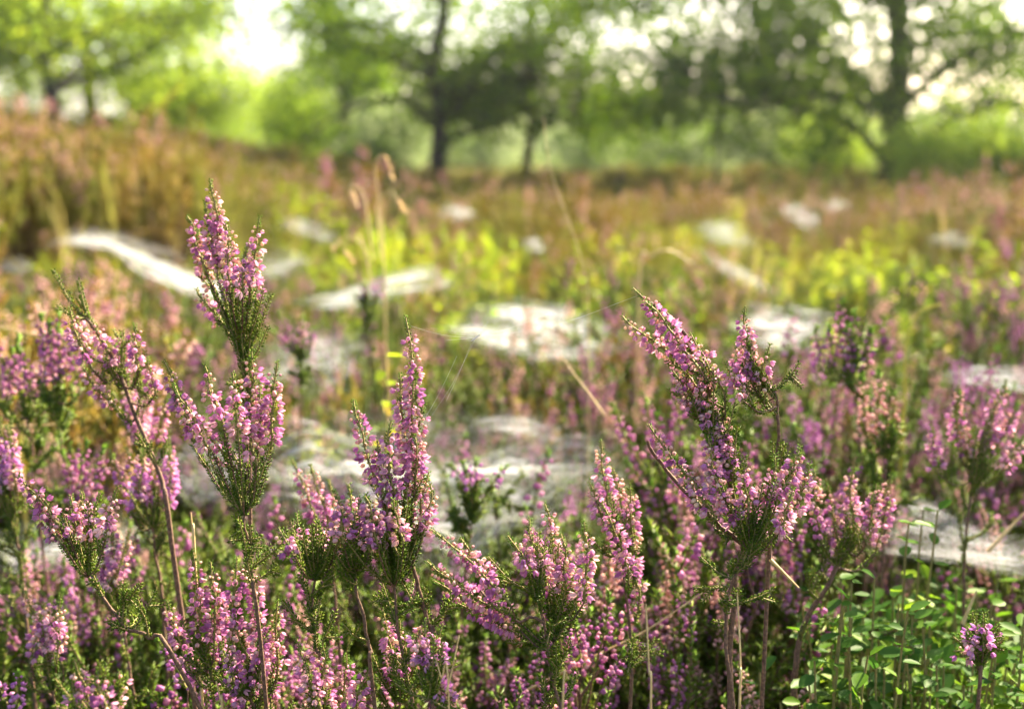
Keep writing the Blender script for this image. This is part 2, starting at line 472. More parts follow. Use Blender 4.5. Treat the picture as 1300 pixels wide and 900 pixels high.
# ------------------------------------------------------------------ sprigs placed one by one
def sprig(label, d, stem, spikes, shoots=14, seed=0, petal='petal', cat='heather', group=None, lod=0, node=None, r0=.0009, gtips=True,
          tuft=.026, more_stems=(), dens=1.0, openf=.45, dj=.012):
    """stem: [(px,py[,dd])...] base first; spikes: [(x0,y0,x1,y1[,dd])] flowering shoots; all near distance d"""
    rng = np.random.default_rng(1000 + seed)
    def Q(p): return P(p[0], p[1], d + (p[2] if len(p) > 2 else 0))
    pts = [Q(p) for p in stem]
    # run the stem down to the soil
    b = pts[0]; below = b.copy(); below[2] = gz(b[0], b[1]) - .005
    dirn = pts[0] - pts[1]; below[:2] += dirn[:2] / max(.02, -dirn[2] if dirn[2] < 0 else .02) * (b[2] - below[2]) * .5 if dirn[2] < 0 else 0
    if b[2] - below[2] > .01: pts = [below] + pts
    main = wob(curve(pts, 26), .0006, rng)
    root = empty('heather_sprig', main[0])
    tag(root, label, cat, group)
    off = np.array(main[0])
    sm = MB()
    tube(sm, main, np.linspace(r0 * 1.35, r0 * .7, len(main)), 6)
    for ms in more_stems:
        c = wob(curve([Q(p) for p in ms], 14), .0009, rng)
        tube(sm, c, np.linspace(r0, r0 * .6, len(c)), 5)
    extra = [curve([Q(p) for p in ms], 14) for ms in more_stems]
    allst = np.vstack([main] + extra)
    up = allst[allst[:, 2] > main[:, 2].max() - .16] if not extra else allst
    for sp in spikes:
        dd = sp[4] if len(sp) > 4 else rng.normal(0, dj)
        p0 = P(sp[0], sp[1], d + dd); p1 = P(sp[2], sp[3], d + dd + rng.normal(0, .004))
        # twig from the closest lower stem point
        dist = np.linalg.norm(up - p0, axis=1) + np.where(up[:, 2] > p0[2] - .004, .03, 0)
        a = up[np.argmin(dist)]
        ax = p1 - p0
        tw = curve([a, a * .45 + p0 * .55 + np.array([0, 0, -.003]) - ax * .10, p0], 8)
        tube(sm, tw, np.linspace(r0 * .6, .0005, len(tw)), 4)
        bend = np.cross(unit(ax), [0, 1, 0]) * rng.normal(0, .03) * np.linalg.norm(ax)
        path = wob(curve([p0, (p0 + p1) / 2 + bend, p1], 12), .0006, rng)
        spike_mesh(path, rng, lod, dens=dens * rng.uniform(.85, 1.15), openf=openf, tip=gtips or rng.random() < .5).build('flower_spike', SPK(petal), root, origin=off)
        # leafy base of the flowering shoot
        lf = MB(); leafy(lf, tw[2:], rng, lo=lod > 0)
        if shoots and rng.random() < .8:
            k = unit(ax + rng.normal(0, .35, 3) * np.linalg.norm(ax)); q0 = tw[5]
            leafy(lf, curve([q0, q0 + k * .007 + rng.normal(0, .001, 3), q0 + k * rng.uniform(.010, .018)], 6), rng, lo=lod > 0)
        lf.build('leafy_shoot', SHT, root, origin=off)
    nd = main[-1] if node is None else Q(node)
    for k in range(shoots):
        i_ = rng.integers(max(0, len(main) - 5), len(main)) if node is None else -1
        q0 = main[i_] if node is None else nd
        upv = unit(main[-1] - main[-3])
        k_ = unit(upv * rng.uniform(.5, 1.1) + rng.normal(0, .42, 3) + [0, 0, .55])
        L_ = tuft * rng.uniform(.35, 1.15)
        lf = MB()
        c = curve([q0, q0 + k_ * L_ * .5 + [0, 0, -.001], q0 + k_ * L_ + [0, 0, L_ * .18]], 8)
        leafy(lf, c, rng, lo=lod > 0)
        for s_ in (.5,)[:rng.integers(0, 2)]:
            e = c[int(s_ * 7)]; kk = unit(k_ + rng.normal(0, .5, 3))
            leafy(lf, curve([e, e + kk * L_ * .18, e + kk * L_ * .32 + [0, 0, .001]], 4), rng, lo=lod > 0)
        lf.build('leafy_shoot', SHT, root, origin=off)
    # small leafy side twigs lower down the stem
    for k in range(7 if shoots else 0):
        i_ = rng.integers(9, 23); q0 = main[i_]
        kk = unit(rng.normal(0, .6, 3) + [0, 0, .9]); L_ = rng.uniform(.010, .026)
        c = curve([q0, q0 + kk * L_ * .5 + rng.normal(0, .001, 3), q0 + kk * L_ + [0, 0, .003]], 7)
        tube(sm, c[:3], .0005, 4); lf = MB(); leafy(lf, c, rng, lo=lod > 0)
        for z in range(2):
            e = c[3 + z]; k2 = unit(kk + rng.normal(0, .5, 3)); leafy(lf, curve([e, e + k2 * L_ * .4], 4), rng, lo=lod > 0)
        lf.build('leafy_shoot', SHT, root, origin=off)
    sm.build('woody_stem', M['stem'], root, origin=off)
    return root

sprig('tallest heather sprig, standing left of centre, with pale pink tips against the brown heath', .62,
      [(318, 700), (319, 560), (314, 500), (307, 430)],
      [(262, 345, 240, 278), (276, 350, 262, 268), (288, 355, 268, 236), (272, 372, 253, 300), (292, 372, 288, 290), (318, 366, 328, 285), (308, 376, 311, 322),
       (303, 395, 296, 322), (285, 415, 252, 372), (326, 384, 322, 318), (283, 350, 275, 262)], 16, 1, r0=.0010, tuft=.03)
sprig('sharp heather sprig left of centre forking into lilac spikes above a green tuft', .575,
      [(330, 800), (322, 745), (316, 700), (310, 655)],
      [(344, 575, 351, 468), (303, 560, 296, 478), (316, 540, 320, 455), (270, 575, 226, 500), (284, 545, 262, 470), (300, 595, 262, 545), (326, 590, 306, 520), (246, 560, 214, 470, .02),
       (330, 560, 330, 500)],
      12, 2, tuft=.034, node=(310, 655))
sprig('dark curving heather stem on the left, arching over with small lilac bells', .65,
      [(222, 700), (205, 610), (165, 510), (130, 432), (102, 398)],
      [(118, 470, 90, 398), (140, 470, 120, 412), (160, 480, 148, 425), (176, 470, 172, 418), (106, 440, 98, 400), (198, 500, 188, 458), (150, 520, 108, 470)],
      4, 3, r0=.0012)
sprig('heather sprig leaning to the far left on a bare brown stem with dark green tuft', .57,
      [(240, 870), (190, 812), (160, 796), (136, 766), (112, 732)],
      [(76, 668, 26, 606), (88, 684, 60, 640), (96, 700, 92, 640), (134, 684, 146, 628), (118, 690, 122, 640), (106, 680, 104, 630), (80, 690, 44, 646)],
      13, 4, tuft=.030, node=(112, 732))
sprig('close heather sprig at the bottom left corner with a bright green shoot on top', .50,
      [(136, 960), (128, 915)], [(118, 905, 98, 850), (134, 905, 124, 862), (150, 900, 152, 858), (108, 915, 92, 872)], 4, 5, 'petal', openf=.7)
sprig('dense pink heather spikes low on the left, below the lilac fork', .60,
      [(275, 960), (270, 880), (262, 840)],
      [(258, 830, 246, 706), (272, 820, 268, 720), (284, 850, 276, 750), (240, 850, 214, 768), (262, 900, 240, 830), (296, 830, 300, 716)], 5, 6)
sprig('broad pink heather spikes beside the lower left stems, leaning right', .585,
      [(330, 990), (325, 920), (318, 880)],
      [(318, 870, 298, 778), (332, 880, 325, 770), (344, 900, 346, 790), (310, 900, 290, 820), (330, 800, 312, 712), (352, 860, 352, 770)], 6, 7)
sprig('single sharp heather sprig in the centre, tallest purple spike with a green base', .57,
      [(560, 860), (545, 792), (528, 728), (512, 682)],
      [(512, 655, 517, 414, 0), (482, 625, 450, 516), (504, 640, 494, 545), (524, 640, 536, 520), (532, 676, 543, 606), (496, 660, 480, 570), (520, 600, 508, 480, .006), (528, 610, 528, 560)],
      16, 8, 'petal', tuft=.030, r0=.0012, dens=1.12, openf=.6, dj=.005)
sprig('heather sprig with a spreading green fan, on the thin stem left of the central spike', .56,
      [(527, 960), (520, 860), (505, 785), (500, 745)],
      [(478, 690, 466, 634), (512, 690, 500, 640), (534, 690, 548, 625), (490, 690, 488, 630)], 22, 9, tuft=.030, node=(500, 742))
sprig('heather sprig with a pink head on a straight dark stem, left of the green fan', .56,
      [(474, 900), (468, 820), (454, 750), (450, 722)],
      [(436, 690, 428, 630), (448, 690, 444, 625), (462, 690, 466, 632), (470, 700, 478, 652), (455, 700, 456, 640)], 12, 10, tuft=.024, dens=1.1)
sprig('small heather sprig cupped like a green goblet on a slim brown stem', .565,
      [(412, 900), (402, 820), (395, 780), (400, 736)],
      [(374, 706, 358, 678), (392, 700, 378, 664), (424, 706, 436, 660), (408, 700, 404, 668)], 20, 11, tuft=.024, node=(400, 736))
sprig('mid pink heather spikes rising behind the goblet shaped sprig', .68,
      [(432, 860), (428, 780), (420, 700)], [(424, 690, 396, 596), (434, 700, 420, 620), (412, 700, 374, 590)], 5, 12)
sprig('pink heather heads at the bottom edge left of the grass straws', .56,
      [(420, 980), (412, 930)], [(408, 900, 380, 822), (420, 910, 412, 830), (400, 905, 392, 846), (432, 900, 440, 840), (446, 910, 470, 848)], 6, 13)
sprig('vivid purple heather head low in the centre crossed by a dry stalk', .53,
      [(548, 960), (546, 880)], [(545, 848, 540, 795, 0), (550, 850, 558, 806, 0), (538, 850, 528, 808, 0), (552, 870, 574, 884, 0)], 5, 14, 'purple', openf=1.1, dens=1.15)
sprig('loose pink heather spike under the green fan at the lower centre', .60,
      [(508, 950), (506, 880)], [(506, 862, 486, 776), (516, 870, 508, 800), (500, 880, 496, 830), (524, 850, 540, 790)], 6, 15)
sprig('sweeping heather sprig right of centre with spikes leaning to the left', .56,
      [(720, 980), (706, 880), (690, 790), (676, 745)],
      [(648, 766, 558, 680), (660, 790, 546, 716), (640, 740, 590, 690), (676, 730, 652, 690), (640, 790, 560, 742), (690, 740, 672, 670), (660, 800, 590, 770)], 8, 16, dens=1.15,
      more_stems=[[(690, 790), (650, 780), (610, 750)]])
sprig('upright heather sprig with tapering pink plume, just right of the sweeping one', .57,
      [(700, 960), (702, 860), (705, 780)],
      [(704, 760, 694, 646), (694, 760, 680, 690), (716, 760, 716, 690), (742, 764, 742, 670), (730, 780, 728, 720), (706, 780, 690, 730)], 14, 17, tuft=.03, dens=1.15)
sprig('heather sprig with two plump pink spikes between the plume and the big right-hand sprig', .62,
      [(800, 900), (802, 830), (792, 730), (786, 690)],
      [(770, 650, 764, 568), (790, 660, 780, 600), (798, 740, 770, 650), (776, 680, 752, 620), (806, 700, 800, 620), (812, 760, 806, 680)], 6, 18, dens=1.1)
sprig('largest heather sprig at the right, arching left with dark green tip and many spikes', .585,
      [(925, 980), (926, 830), (932, 740), (942, 690), (928, 620), (900, 540)],
      [(922, 628, 896, 466, 0), (908, 600, 884, 480, .0), (930, 610, 918, 520, .0), (900, 470, 852, 412), (872, 436, 812, 374), (888, 468, 830, 392), (866, 456, 794, 406),
       (890, 500, 852, 450, .01), (884, 520, 858, 476, .01), (930, 650, 900, 560), (896, 650, 850, 590), (880, 620, 828, 546), (910, 660, 870, 600), (920, 500, 880, 430), (905, 520, 858, 500, .01)],
      18, 19, 'petal', tuft=.03, r0=.0014, dens=1.15, openf=.55, more_stems=[[(928, 620), (905, 500), (880, 440), (825, 384)], [(942, 690), (900, 660), (850, 600), (822, 560)]])
sprig('hooked heather stem with a slim pale spike, right of the largest sprig', .59,
      [(975, 760), (984, 640), (988, 540), (984, 506), (968, 486)],
      [(944, 480, 945, 398, 0), (956, 490, 950, 436, 0), (965, 500, 974, 450, 0), (945, 510, 926, 470), (940, 500, 936, 440)], 8, 20, tuft=.022)
sprig('bushy heather sprig fanning out below the hooked stem, pale pink and bright green', .57,
      [(935, 960), (920, 800), (930, 740), (952, 696)],
      [(986, 640, 1014, 572), (970, 650, 984, 590), (996, 664, 1026, 600), (950, 650, 945, 590), (938, 670, 918, 620), (960, 690, 955, 625), (984, 680, 1004, 630)],
      22, 21, tuft=.030, openf=.6, node=(952, 696))
sprig('forked heather branches low on the right with woody dark stems and few flowers', .66,
      [(1010, 960), (1012, 820), (1050, 740), (1080, 690)],
      [(1086, 680, 1082, 600), (1100, 690, 1112, 620), (1068, 700, 1052, 620), (1044, 690, 1034, 600), (1112, 700, 1130, 610)], 10, 22, r0=.0016)
sprig('blurred twin-spiked heather standing tallest on the right, before the white web', .84,
      [(1098, 700), (1096, 600), (1088, 520), (1084, 460)],
      [(1070, 460, 1070, 384), (1086, 460, 1084, 398), (1062, 470, 1052, 420), (1098, 480, 1106, 420), (1078, 480, 1076, 420), (1040, 470, 1036, 420)], 8, 23, lod=1, openf=.4)
sprig('peach tinted faded heather cluster beside the tall twin-spiked one', .80,
      [(1120, 720), (1124, 620), (1122, 560)], [(1100, 560, 1094, 480), (1116, 560, 1116, 476), (1132, 570, 1134, 500), (1108, 580, 1104, 520)], 6, 24, 'dull', lod=1)
sprig('slender heather plant near the right edge on a long bare stem, above the web', .74,
      [(1220, 860), (1224, 740), (1229, 650), (1240, 590)],
      [(1216, 570, 1216, 492), (1228, 590, 1222, 530), (1256, 560, 1276, 488), (1246, 590, 1258, 530), (1270, 600, 1296, 560), (1190, 600, 1184, 548), (1264, 570, 1290, 520)], 12, 25, tuft=.03)
sprig('small violet heather head among the bilberry leaves at the bottom right', .60,
      [(1242, 900), (1246, 850), (1246, 830)], [(1240, 828, 1228, 806), (1248, 826, 1248, 788), (1254, 828, 1262, 800), (1238, 836, 1216, 826)], 3, 26, 'purple', openf=1.1)
sprig('soft violet heather sprig with green shoots, before the grey web in the middle', .80,
      [(592, 720), (598, 680), (600, 650)], [(594, 618, 576, 594), (606, 616, 604, 588), (622, 618, 638, 596), (598, 620, 590, 596)], 14, 27, 'purple', lod=1)
sprig('blurred pink heather head before the thin bluish web left of centre', 1.05,
      [(380, 560), (382, 480), (380, 450)], [(376, 442, 356, 402), (386, 442, 384, 408), (394, 444, 398, 418), (370, 444, 348, 424)], 6, 28, lod=1)
sprig('bright pink heather head beside the narrow web left of the centre', 1.25,
      [(470, 480), (468, 420), (466, 390)], [(464, 382, 460, 362), (472, 384, 482, 350), (478, 384, 488, 352)], 5, 29, 'purple', lod=1)
for k_, (x, y, dd, lb) in enumerate([
        (30, 500, .82, 'thick blurred pink heather spikes at the left edge below the brown heath'),
        (66, 480, .80, 'largest blurred pink heather plume near the left edge'),
        (12, 620, .72, 'blurred violet heather at the left edge below the dry straw'),
        (110, 640, .80, 'blurred pale heather behind the far-left leaning sprig'),
        (180, 560, .74, 'loose pink heather behind the dark curving stem'),
        (190, 640, .70, 'pink heather spikes right of the far-left leaning sprig'),
        (60, 830, .66, 'faded heather spikes low on the left edge'),
        (150, 740, .68, 'small pink heather above the bottom left corner')]):
    rg = np.random.default_rng(77 + k_)
    sp = [(x + rg.normal(0, 14), y + rg.uniform(0, 20), x + rg.normal(-4, 26), y - rg.uniform(50, 82)) for _ in range(6)]
    sprig(lb, dd, [(x + 26, y + 200), (x + 14, y + 100), (x + 4, y + 30)], sp, 6, 60 + k_, ['petal', 'purple'][k_ % 3 == 2], lod=0 if dd < .75 else 1)

# ------------------------------------------------------------------ generic plants (copied)
def plant_proto(seed, h, lod, nsp, spread, petal, ns=1):
    """free-standing heather plant in local space, returns Empty with parts"""
    rng = np.random.default_rng(seed)
    root = empty('heather_plant'); sm = MB()
    tips = []
    for s_ in range(ns):
        lean = rng.normal(0, .14, 2)
        top = np.array([lean[0] * h, lean[1] * h, h * rng.uniform(.62, .72)])
        c = wob(curve([[rng.normal(0, .004), rng.normal(0, .004), -.01], top * .5 + rng.normal(0, .006, 3), top], 16), .0016, rng)
        tube(sm, c, np.linspace(.0014, .0008, 16), 5); tips.append(c)
    for k in range(nsp):
        c = tips[k % ns]; i_ = rng.integers(9, 16); a = c[i_]
        ang = rng.uniform(0, 6.28); o = np.array([math.cos(ang), math.sin(ang), 0]) * spread * rng.uniform(.3, 1)
        p0 = a + o * .5 + [0, 0, h * rng.uniform(.06, .16)]
        Ls = rng.uniform(.028, .055)
        p1 = p0 + unit(o * .5 / spread * .9 + np.array([0, 0, 1.]) + rng.normal(0, .12, 3)) * Ls
        tw = curve([a, a * .5 + p0 * .5 + o * .12, p0], 6); tube(sm, tw, np.linspace(.0009, .0005, 6), 4)
        spike_mesh(curve([p0, (p0 + p1) / 2 + rng.normal(0, .0016, 3), p1], 8), rng, lod, openf=.5).build('flower_spike', SPK(petal), root)
    for k in range(max(3, nsp // 2)):
        c = tips[k % ns]; i_ = rng.integers(7, 16); a = c[i_]; lf = MB()
        for z in range(4):
            kk = unit(rng.normal(0, .5, 3) + [0, 0, .9]); L_ = rng.uniform(.018, .034)
            leafy(lf, curve([a, a + kk * L_ * .5, a + kk * L_ + [0, 0, .003]], 5), rng, lo=lod > 0)
        lf.build('leafy_shoot', SHT, root)
    sm.build('woody_stem', M['stem'], root)
    root['h'] = float(h)
    return root

webs_pts = []     # filled by web(): where the canopy has to stay low

def catgrid(G, nu, nv):
    """G[r][c] 3D control grid -> (nv,nu,3)"""
    rows = [curve(r, nu) for r in G]
    n = min(len(r) for r in rows)
    rows = np.array([r[:n] for r in rows])
    cols = np.array([curve(rows[:, k], nv) for k in range(n)])
    return cols.transpose(1, 0, 2)

def web(label, grid, dens=1.0, seed=0, sag=.006, threads=260, tw=.00005, torn=1.8):
    """grid: rows (far to near) of (px, py, distance)"""
    rng = np.random.default_rng(500 + seed)
    G = [[P(*c) for c in r] for r in grid]
    A = catgrid(G, 64, 48); nv, nu = A.shape[:2]
    cen = A.reshape(-1, 3).mean(0)
    A = cen + (A - cen) * (1.3 if cen[1] > 1.1 else 1.15)
    scale = np.linalg.norm(A[0, 0] - A[0, -1])
    for a_ in range(nv):
        for b_ in range(nu):
            p = A[a_, b_]
            n1 = mnoise.noise(Vector((p[0] * 14, p[1] * 9, seed)))
            n2 = mnoise.noise(Vector((p[0] * 45, p[1] * 30, seed + 5)))
            A[a_, b_, 2] += .006 * p[1] + sag * (abs(n1) * 2.2 - .8) + sag * .35 * n2
    webs_pts.append(A.reshape(-1, 3)[::5])
    root = empty('sheet_web', cen); tag(root, label, 'spider web', 'sheet webs spread over the heather')
    mb = MB()
    i, j = np.meshgrid(np.arange(nv - 1), np.arange(nu - 1), indexing='ij')
    q = np.stack([i * nu + j, i * nu + j + 1, (i + 1) * nu + j + 1, (i + 1) * nu + j], -1).reshape(-1, 4)
    mb.add(A.reshape(-1, 3), q)
    o = mb.build('silk_sheet', webmat('silk_veil', dens, seed * 3.1, torn), root, origin=cen)
    uvl = o.data.uv_layers.new(name='UVMap')
    U, V_ = np.meshgrid(np.linspace(0, 1, nu), np.linspace(0, 1, nv))
    uv = np.stack([U, V_], -1).reshape(-1, 2)
    idx = np.zeros(len(o.data.loops), np.int32); o.data.loops.foreach_get('vertex_index', idx)
    uvl.data.foreach_set('uv', uv[idx].astype(np.float32).ravel())
    th = MB()
    for k in range(threads):
        a0, b0 = np.clip(rng.normal(.5, .17, 2), .08, .92)
        an = rng.normal(0, .5) + (0 if rng.random() < .75 else 1.57); l = rng.uniform(.05, .3)
        a1 = np.clip(a0 + math.sin(an) * l, .06, .94); b1 = np.clip(b0 + math.cos(an) * l, .06, .94)
        p = A[int(a0 * (nv - 1)), int(b0 * (nu - 1))]; r_ = A[int(a1 * (nv - 1)), int(b1 * (nu - 1))]
        md = (p + r_) / 2 + [0, 0, rng.uniform(-.002, .002)]
        if rng.random() < .12: r_ = r_ + [0, 0, rng.uniform(.01, .03)]
        tube(th, curve([p, md, r_], 5), tw, 3)
    th.build('silk_thread', M['silk'], root, origin=cen)
    return root

web('long silvery web swooping across the brown heath at the left', [
    [(60, 322, 2.55), (130, 312, 2.5), (190, 334, 2.35), (250, 352, 2.2), (330, 366, 2.1)],
    [(70, 331, 2.3), (140, 333, 2.2), (190, 360, 2.05), (245, 382, 1.9), (320, 388, 1.85)]], 3.0, 1, .004, torn=.6)
web('faint grey web hanging behind the long left-hand web', [
    [(70, 300, 3.0), (140, 302, 3.0), (220, 322, 2.8)], [(80, 316, 2.8), (150, 322, 2.7), (230, 344, 2.6)]], .5, 2, .006)
web('pale web just right of the tallest heather sprig', [
    [(300, 330, 2.35), (350, 326, 2.35), (392, 336, 2.3)], [(310, 352, 2.1), (350, 362, 2.05), (388, 352, 2.1)]], .75, 3, .004)
web('white web patch high on the brown heath, upper left of centre', [
    [(352, 286, 3.4), (385, 284, 3.4), (425, 300, 3.3)], [(360, 306, 3.0), (395, 316, 3.0), (430, 318, 3.0)]], .8, 4, .004)
web('narrow white web left of centre, pointing at the bright pink heather head', [
    [(385, 380, 1.95), (450, 370, 2.0), (520, 346, 2.1), (566, 344, 2.1)], [(392, 398, 1.75), (450, 396, 1.75), (525, 386, 1.8), (572, 388, 1.8)]], 2.0, 5, .005)
web('thin bluish web low behind the left heather, below the narrow white one', [
    [(330, 436, 1.55), (400, 424, 1.6), (470, 430, 1.6)], [(330, 500, 1.2), (400, 506, 1.2), (470, 480, 1.25)]], .62, 6, .006)
web('brightest web in the middle, spread before the yellow-green bilberry leaves', [
    [(570, 402, 1.85), (640, 388, 1.95), (720, 398, 1.9), (800, 410, 1.8)], [(580, 424, 1.6), (650, 430, 1.6), (730, 436, 1.55), (800, 442, 1.5)],
    [(590, 440, 1.5), (650, 462, 1.4), (730, 456, 1.42), (790, 448, 1.46)]], 1.5, 7, .006)
web('bright white web right of centre behind the tall heather tips', [
    [(930, 398, 1.85), (990, 394, 1.9), (1060, 404, 1.8)], [(935, 440, 1.5), (990, 452, 1.45), (1050, 440, 1.5)]], 1.7, 8, .005)
web('slanting strip of web on the right, above the bright white one', [
    [(880, 318, 2.9), (930, 340, 2.6), (975, 366, 2.35)], [(890, 336, 2.6), (930, 362, 2.3), (985, 390, 2.1)]], .85, 9, .004)
web('dim grey web at the right on the far brown heath', [
    [(880, 292, 3.6), (925, 290, 3.6), (955, 304, 3.5)], [(884, 312, 3.2), (925, 322, 3.1), (955, 326, 3.1)]], .8, 10, .004)
web('small white web far off in the gap below the dark trunks', [
    [(555, 270, 4.6), (580, 268, 4.6), (606, 274, 4.6)], [(560, 284, 4.2), (582, 288, 4.1), (606, 286, 4.2)]], 1.3, 11, .004, 60)
web('small round white web on the yellow-green patch in the middle distance', [
    [(664, 310, 3.3), (680, 308, 3.3), (696, 314, 3.3)], [(666, 326, 2.9), (680, 332, 2.9), (696, 328, 2.9)]], 1.3, 12, .003, 60)
web('small pale web far right of the thin dark trunk', [
    [(990, 268, 4.6), (1012, 266, 4.6), (1040, 272, 4.5)], [(992, 284, 4.2), (1014, 296, 4.0), (1036, 308, 3.9)]], 1.2, 13, .004, 60)
web('faint far web at the right under the big dark trunk', [
    [(1040, 262, 5.6), (1062, 260, 5.6), (1078, 264, 5.6)], [(1042, 276, 5.0), (1060, 278, 5.0), (1078, 276, 5.0)]], .7, 14, .004, 40)
web('faint blue-grey web behind the right-hand yellow bushes', [
    [(1180, 306, 3.5), (1210, 302, 3.5), (1240, 308, 3.4)], [(1176, 318, 3.2), (1210, 324, 3.1), (1240, 322, 3.1)]], .8, 15, .004, 60)
web('thin white web touching the right edge above the slender heather', [
    [(1195, 476, 1.32), (1250, 472, 1.35), (1310, 474, 1.35)], [(1200, 496, 1.2), (1250, 502, 1.18), (1320, 508, 1.15)]], 1.5, 16, .004)
web('crumpled white web low on the right above the bilberry leaves', [
    [(1115, 640, .92), (1170, 640, .93), (1230, 655, .92), (1310, 668, .92)], [(1110, 680, .84), (1170, 690, .83), (1240, 706, .82), (1320, 706, .83)],
    [(1120, 712, .79), (1180, 724, .78), (1240, 730, .78), (1320, 736, .78)]], .85, 17, .007, 900, .00003)
web('widest grey web, a hazy veil over the heather behind the central spike', [
    [(330, 520, 1.2), (440, 510, 1.25), (560, 524, 1.22), (680, 524, 1.22), (790, 530, 1.2)], [(300, 600, .98), (440, 600, 1.0), (560, 620, .97), (680, 612, .98), (790, 600, 1.0)],
    [(290, 690, .84), (440, 700, .84), (560, 712, .82), (660, 700, .84), (760, 660, .9)]], .75, 18, .018, 1300, .00003, torn=2.1)
web('bright fold of web right of the central heather spike', [
    [(590, 532, 1.18), (640, 528, 1.2), (710, 536, 1.18)], [(600, 556, 1.08), (650, 566, 1.07), (716, 572, 1.06)]], .8, 19, .006, 200)
web('grey cobweb sheet low at the left edge under the leaning sprig', [
    [(-30, 655, .95), (60, 650, .96), (130, 650, .96), (215, 640, .96)], [(-30, 690, .86), (60, 706, .85), (130, 690, .88), (210, 680, .9)],
    [(-30, 716, .82), (60, 728, .8), (130, 716, .82), (205, 700, .86)]], .8, 20, .012, 500, .00003)
web('misty web behind the pink heather at the lower left', [
    [(190, 560, 1.15), (260, 556, 1.15), (330, 560, 1.15)], [(200, 640, .98), (260, 650, .96), (330, 650, .96)]], .5, 21, .008, 200)
web('silvery web hidden between the two left-hand pink plumes', [
    [(0, 336, 2.6), (25, 334, 2.6), (48, 344, 2.5)], [(0, 352, 2.4), (25, 356, 2.3), (48, 356, 2.3)]], .6, 22, .004, 40)

# threads of an orb web strung from the central spike to the right-hand sprig
root = empty('spider_thread', P(604, 429, .575)); off = P(604, 429, .575)
tag(root, 'fine glinting spider threads strung between the central spike and the arching right sprig', 'spider thread')
th = MB()
for a_, b_, s_ in [((522, 414), (604, 429), 4), ((604, 429), (808, 376), 10), ((604, 429), (700, 397), 2), ((604, 429), (548, 528), 6), ((598, 436), (566, 510), 3), ((604, 429), (620, 408), 0),
                   ((580, 452), (530, 545), 6), ((566, 432), (604, 429), 0)]:
    c = curve([P(*a_, .572), P((a_[0] + b_[0]) / 2, (a_[1] + b_[1]) / 2 + s_, .574), P(*b_, .576)], 10)
    tube(th, c, .00005, 3)
th.build('thread', M['silk'], root, origin=off)
th = MB(); tube(th, curve([P(598, 433, .574), P(604, 429, .574), P(610, 424, .574)], 5), [.0001, .0003, .0005, .0003, .0001], 5)
th.build('silk_knot', M['silk'], root, origin=off)

webpts = np.vstack(webs_pts)
POKE = np.random.default_rng(123)
def cap_height(x, y, h):
    """how tall a plant may be at x, y without burying a web"""
    D = math.hypot(x, y)
    # webs at or behind this plant, close to the same line of sight
    dx = webpts[:, 0] - x * webpts[:, 1] / max(y, .2)
    dy = webpts[:, 1] - y
    if POKE.random() < .05: return h
    k = (np.abs(dx) < .02 + .015 * D) & (dy > -.05 - .03 * D) & (dy < .10 + .22 * D)
    if not k.any(): return h
    z = webpts[k, 2]; yy = webpts[k, 1]
    line = CAM_Z + (z - CAM_Z) * y / yy            # height of the line of sight to the web above the plant
    lim = np.quantile(line, .25) - gz(x, y) - .004
    return min(h, max(lim * .84, .05))

# ------------------------------------------------------------------ middle distance plants, each one its own object
protos = [plant_proto(200 + k, .30, 1, [10, 13, 9, 14, 12, 11][k], .035, ['petal', 'petal', 'purple', 'petal', 'dull', 'petal'][k], ns=[1, 2, 1, 2, 2, 1][k]) for k in range(6)]
def yellowness(px, py):
    a = math.exp(-((px - 700) / 130) ** 2 - ((py - 372) / 42) ** 2) + math.exp(-((px - 1140) / 110) ** 2 - ((py - 365) / 48) ** 2) \
        + .7 * math.exp(-((px - 450) / 90) ** 2 - ((py - 345) / 40) ** 2) + .5 * math.exp(-((px - 560) / 110) ** 2 - ((py - 305) / 20) ** 2)
    return a
def zone_label(px, D):
    side = ('at the far left' if px < 200 else 'left of the central spike' if px < 480 else 'beyond the central spike' if px < 720 else
            'behind the largest sprig' if px < 1000 else 'to the right of the largest sprig' if px < 1180 else 'at the right edge')
    dist = 'slightly soft pink heather plant in the near thicket' if D < .95 else 'blurred pink heather plant in the second row' if D < 1.4 else 'small blurred heather plant in the middle distance'
    return dist + ' ' + side
rng = np.random.default_rng(5)
used = [False] * 6; count = 0
cands = []
for D0, D1, n in ((.64, .95, 92), (.95, 1.4, 100), (1.4, 2.3, 100)):
    for _ in range(n):
        D = rng.uniform(D0, D1); px = rng.uniform(-60, 1360); cands.append((D, px))
for D, px in cands:
    x = (px - 650) / FPX * D; y = D
    right = px > 760
    if D > 1.5 and yellowness(px, 190 + .27 * FPX / D) > .3 and rng.random() < .8: continue
    # denser pink on the right; thin it where the photograph shows webs and bilberry
    if 330 < px < 760 and D > .8 and rng.random() < .45: continue
    if px > 1100 and D < .85: continue
    if D > 1.4 and not right and rng.random() < .55: continue
    h = rng.uniform(.24, .34) if right else rng.uniform(.22, .31)
    if D < .85: h = rng.uniform(.20, .30)
    h2 = cap_height(x, y, h)
    if D < 1.3 and rng.random() < .12: h2 = min(h, h2 + .08)
    if h2 < .13: continue
    k = int(rng.integers(0, 6))
    if not used[k]: o = protos[k]; used[k] = True
    else: o = copy_tree(protos[k])
    s_ = h2 / .30
    o.location = (x, y, gz(x, y)); s3 = max(s_, .8)
    o.scale = (s3, s3, s_); o.rotation_euler = (rng.normal(0, .06), rng.normal(0, .06), rng.uniform(0, 6.28))
    lb = zone_label(px, D); tag(o, lb, 'heather', 'plants: ' + lb); count += 1
for k in range(6):
    if not used[k]:
        for c in list(protos[k].children): bpy.data.objects.remove(c)
        bpy.data.objects.remove(protos[k])

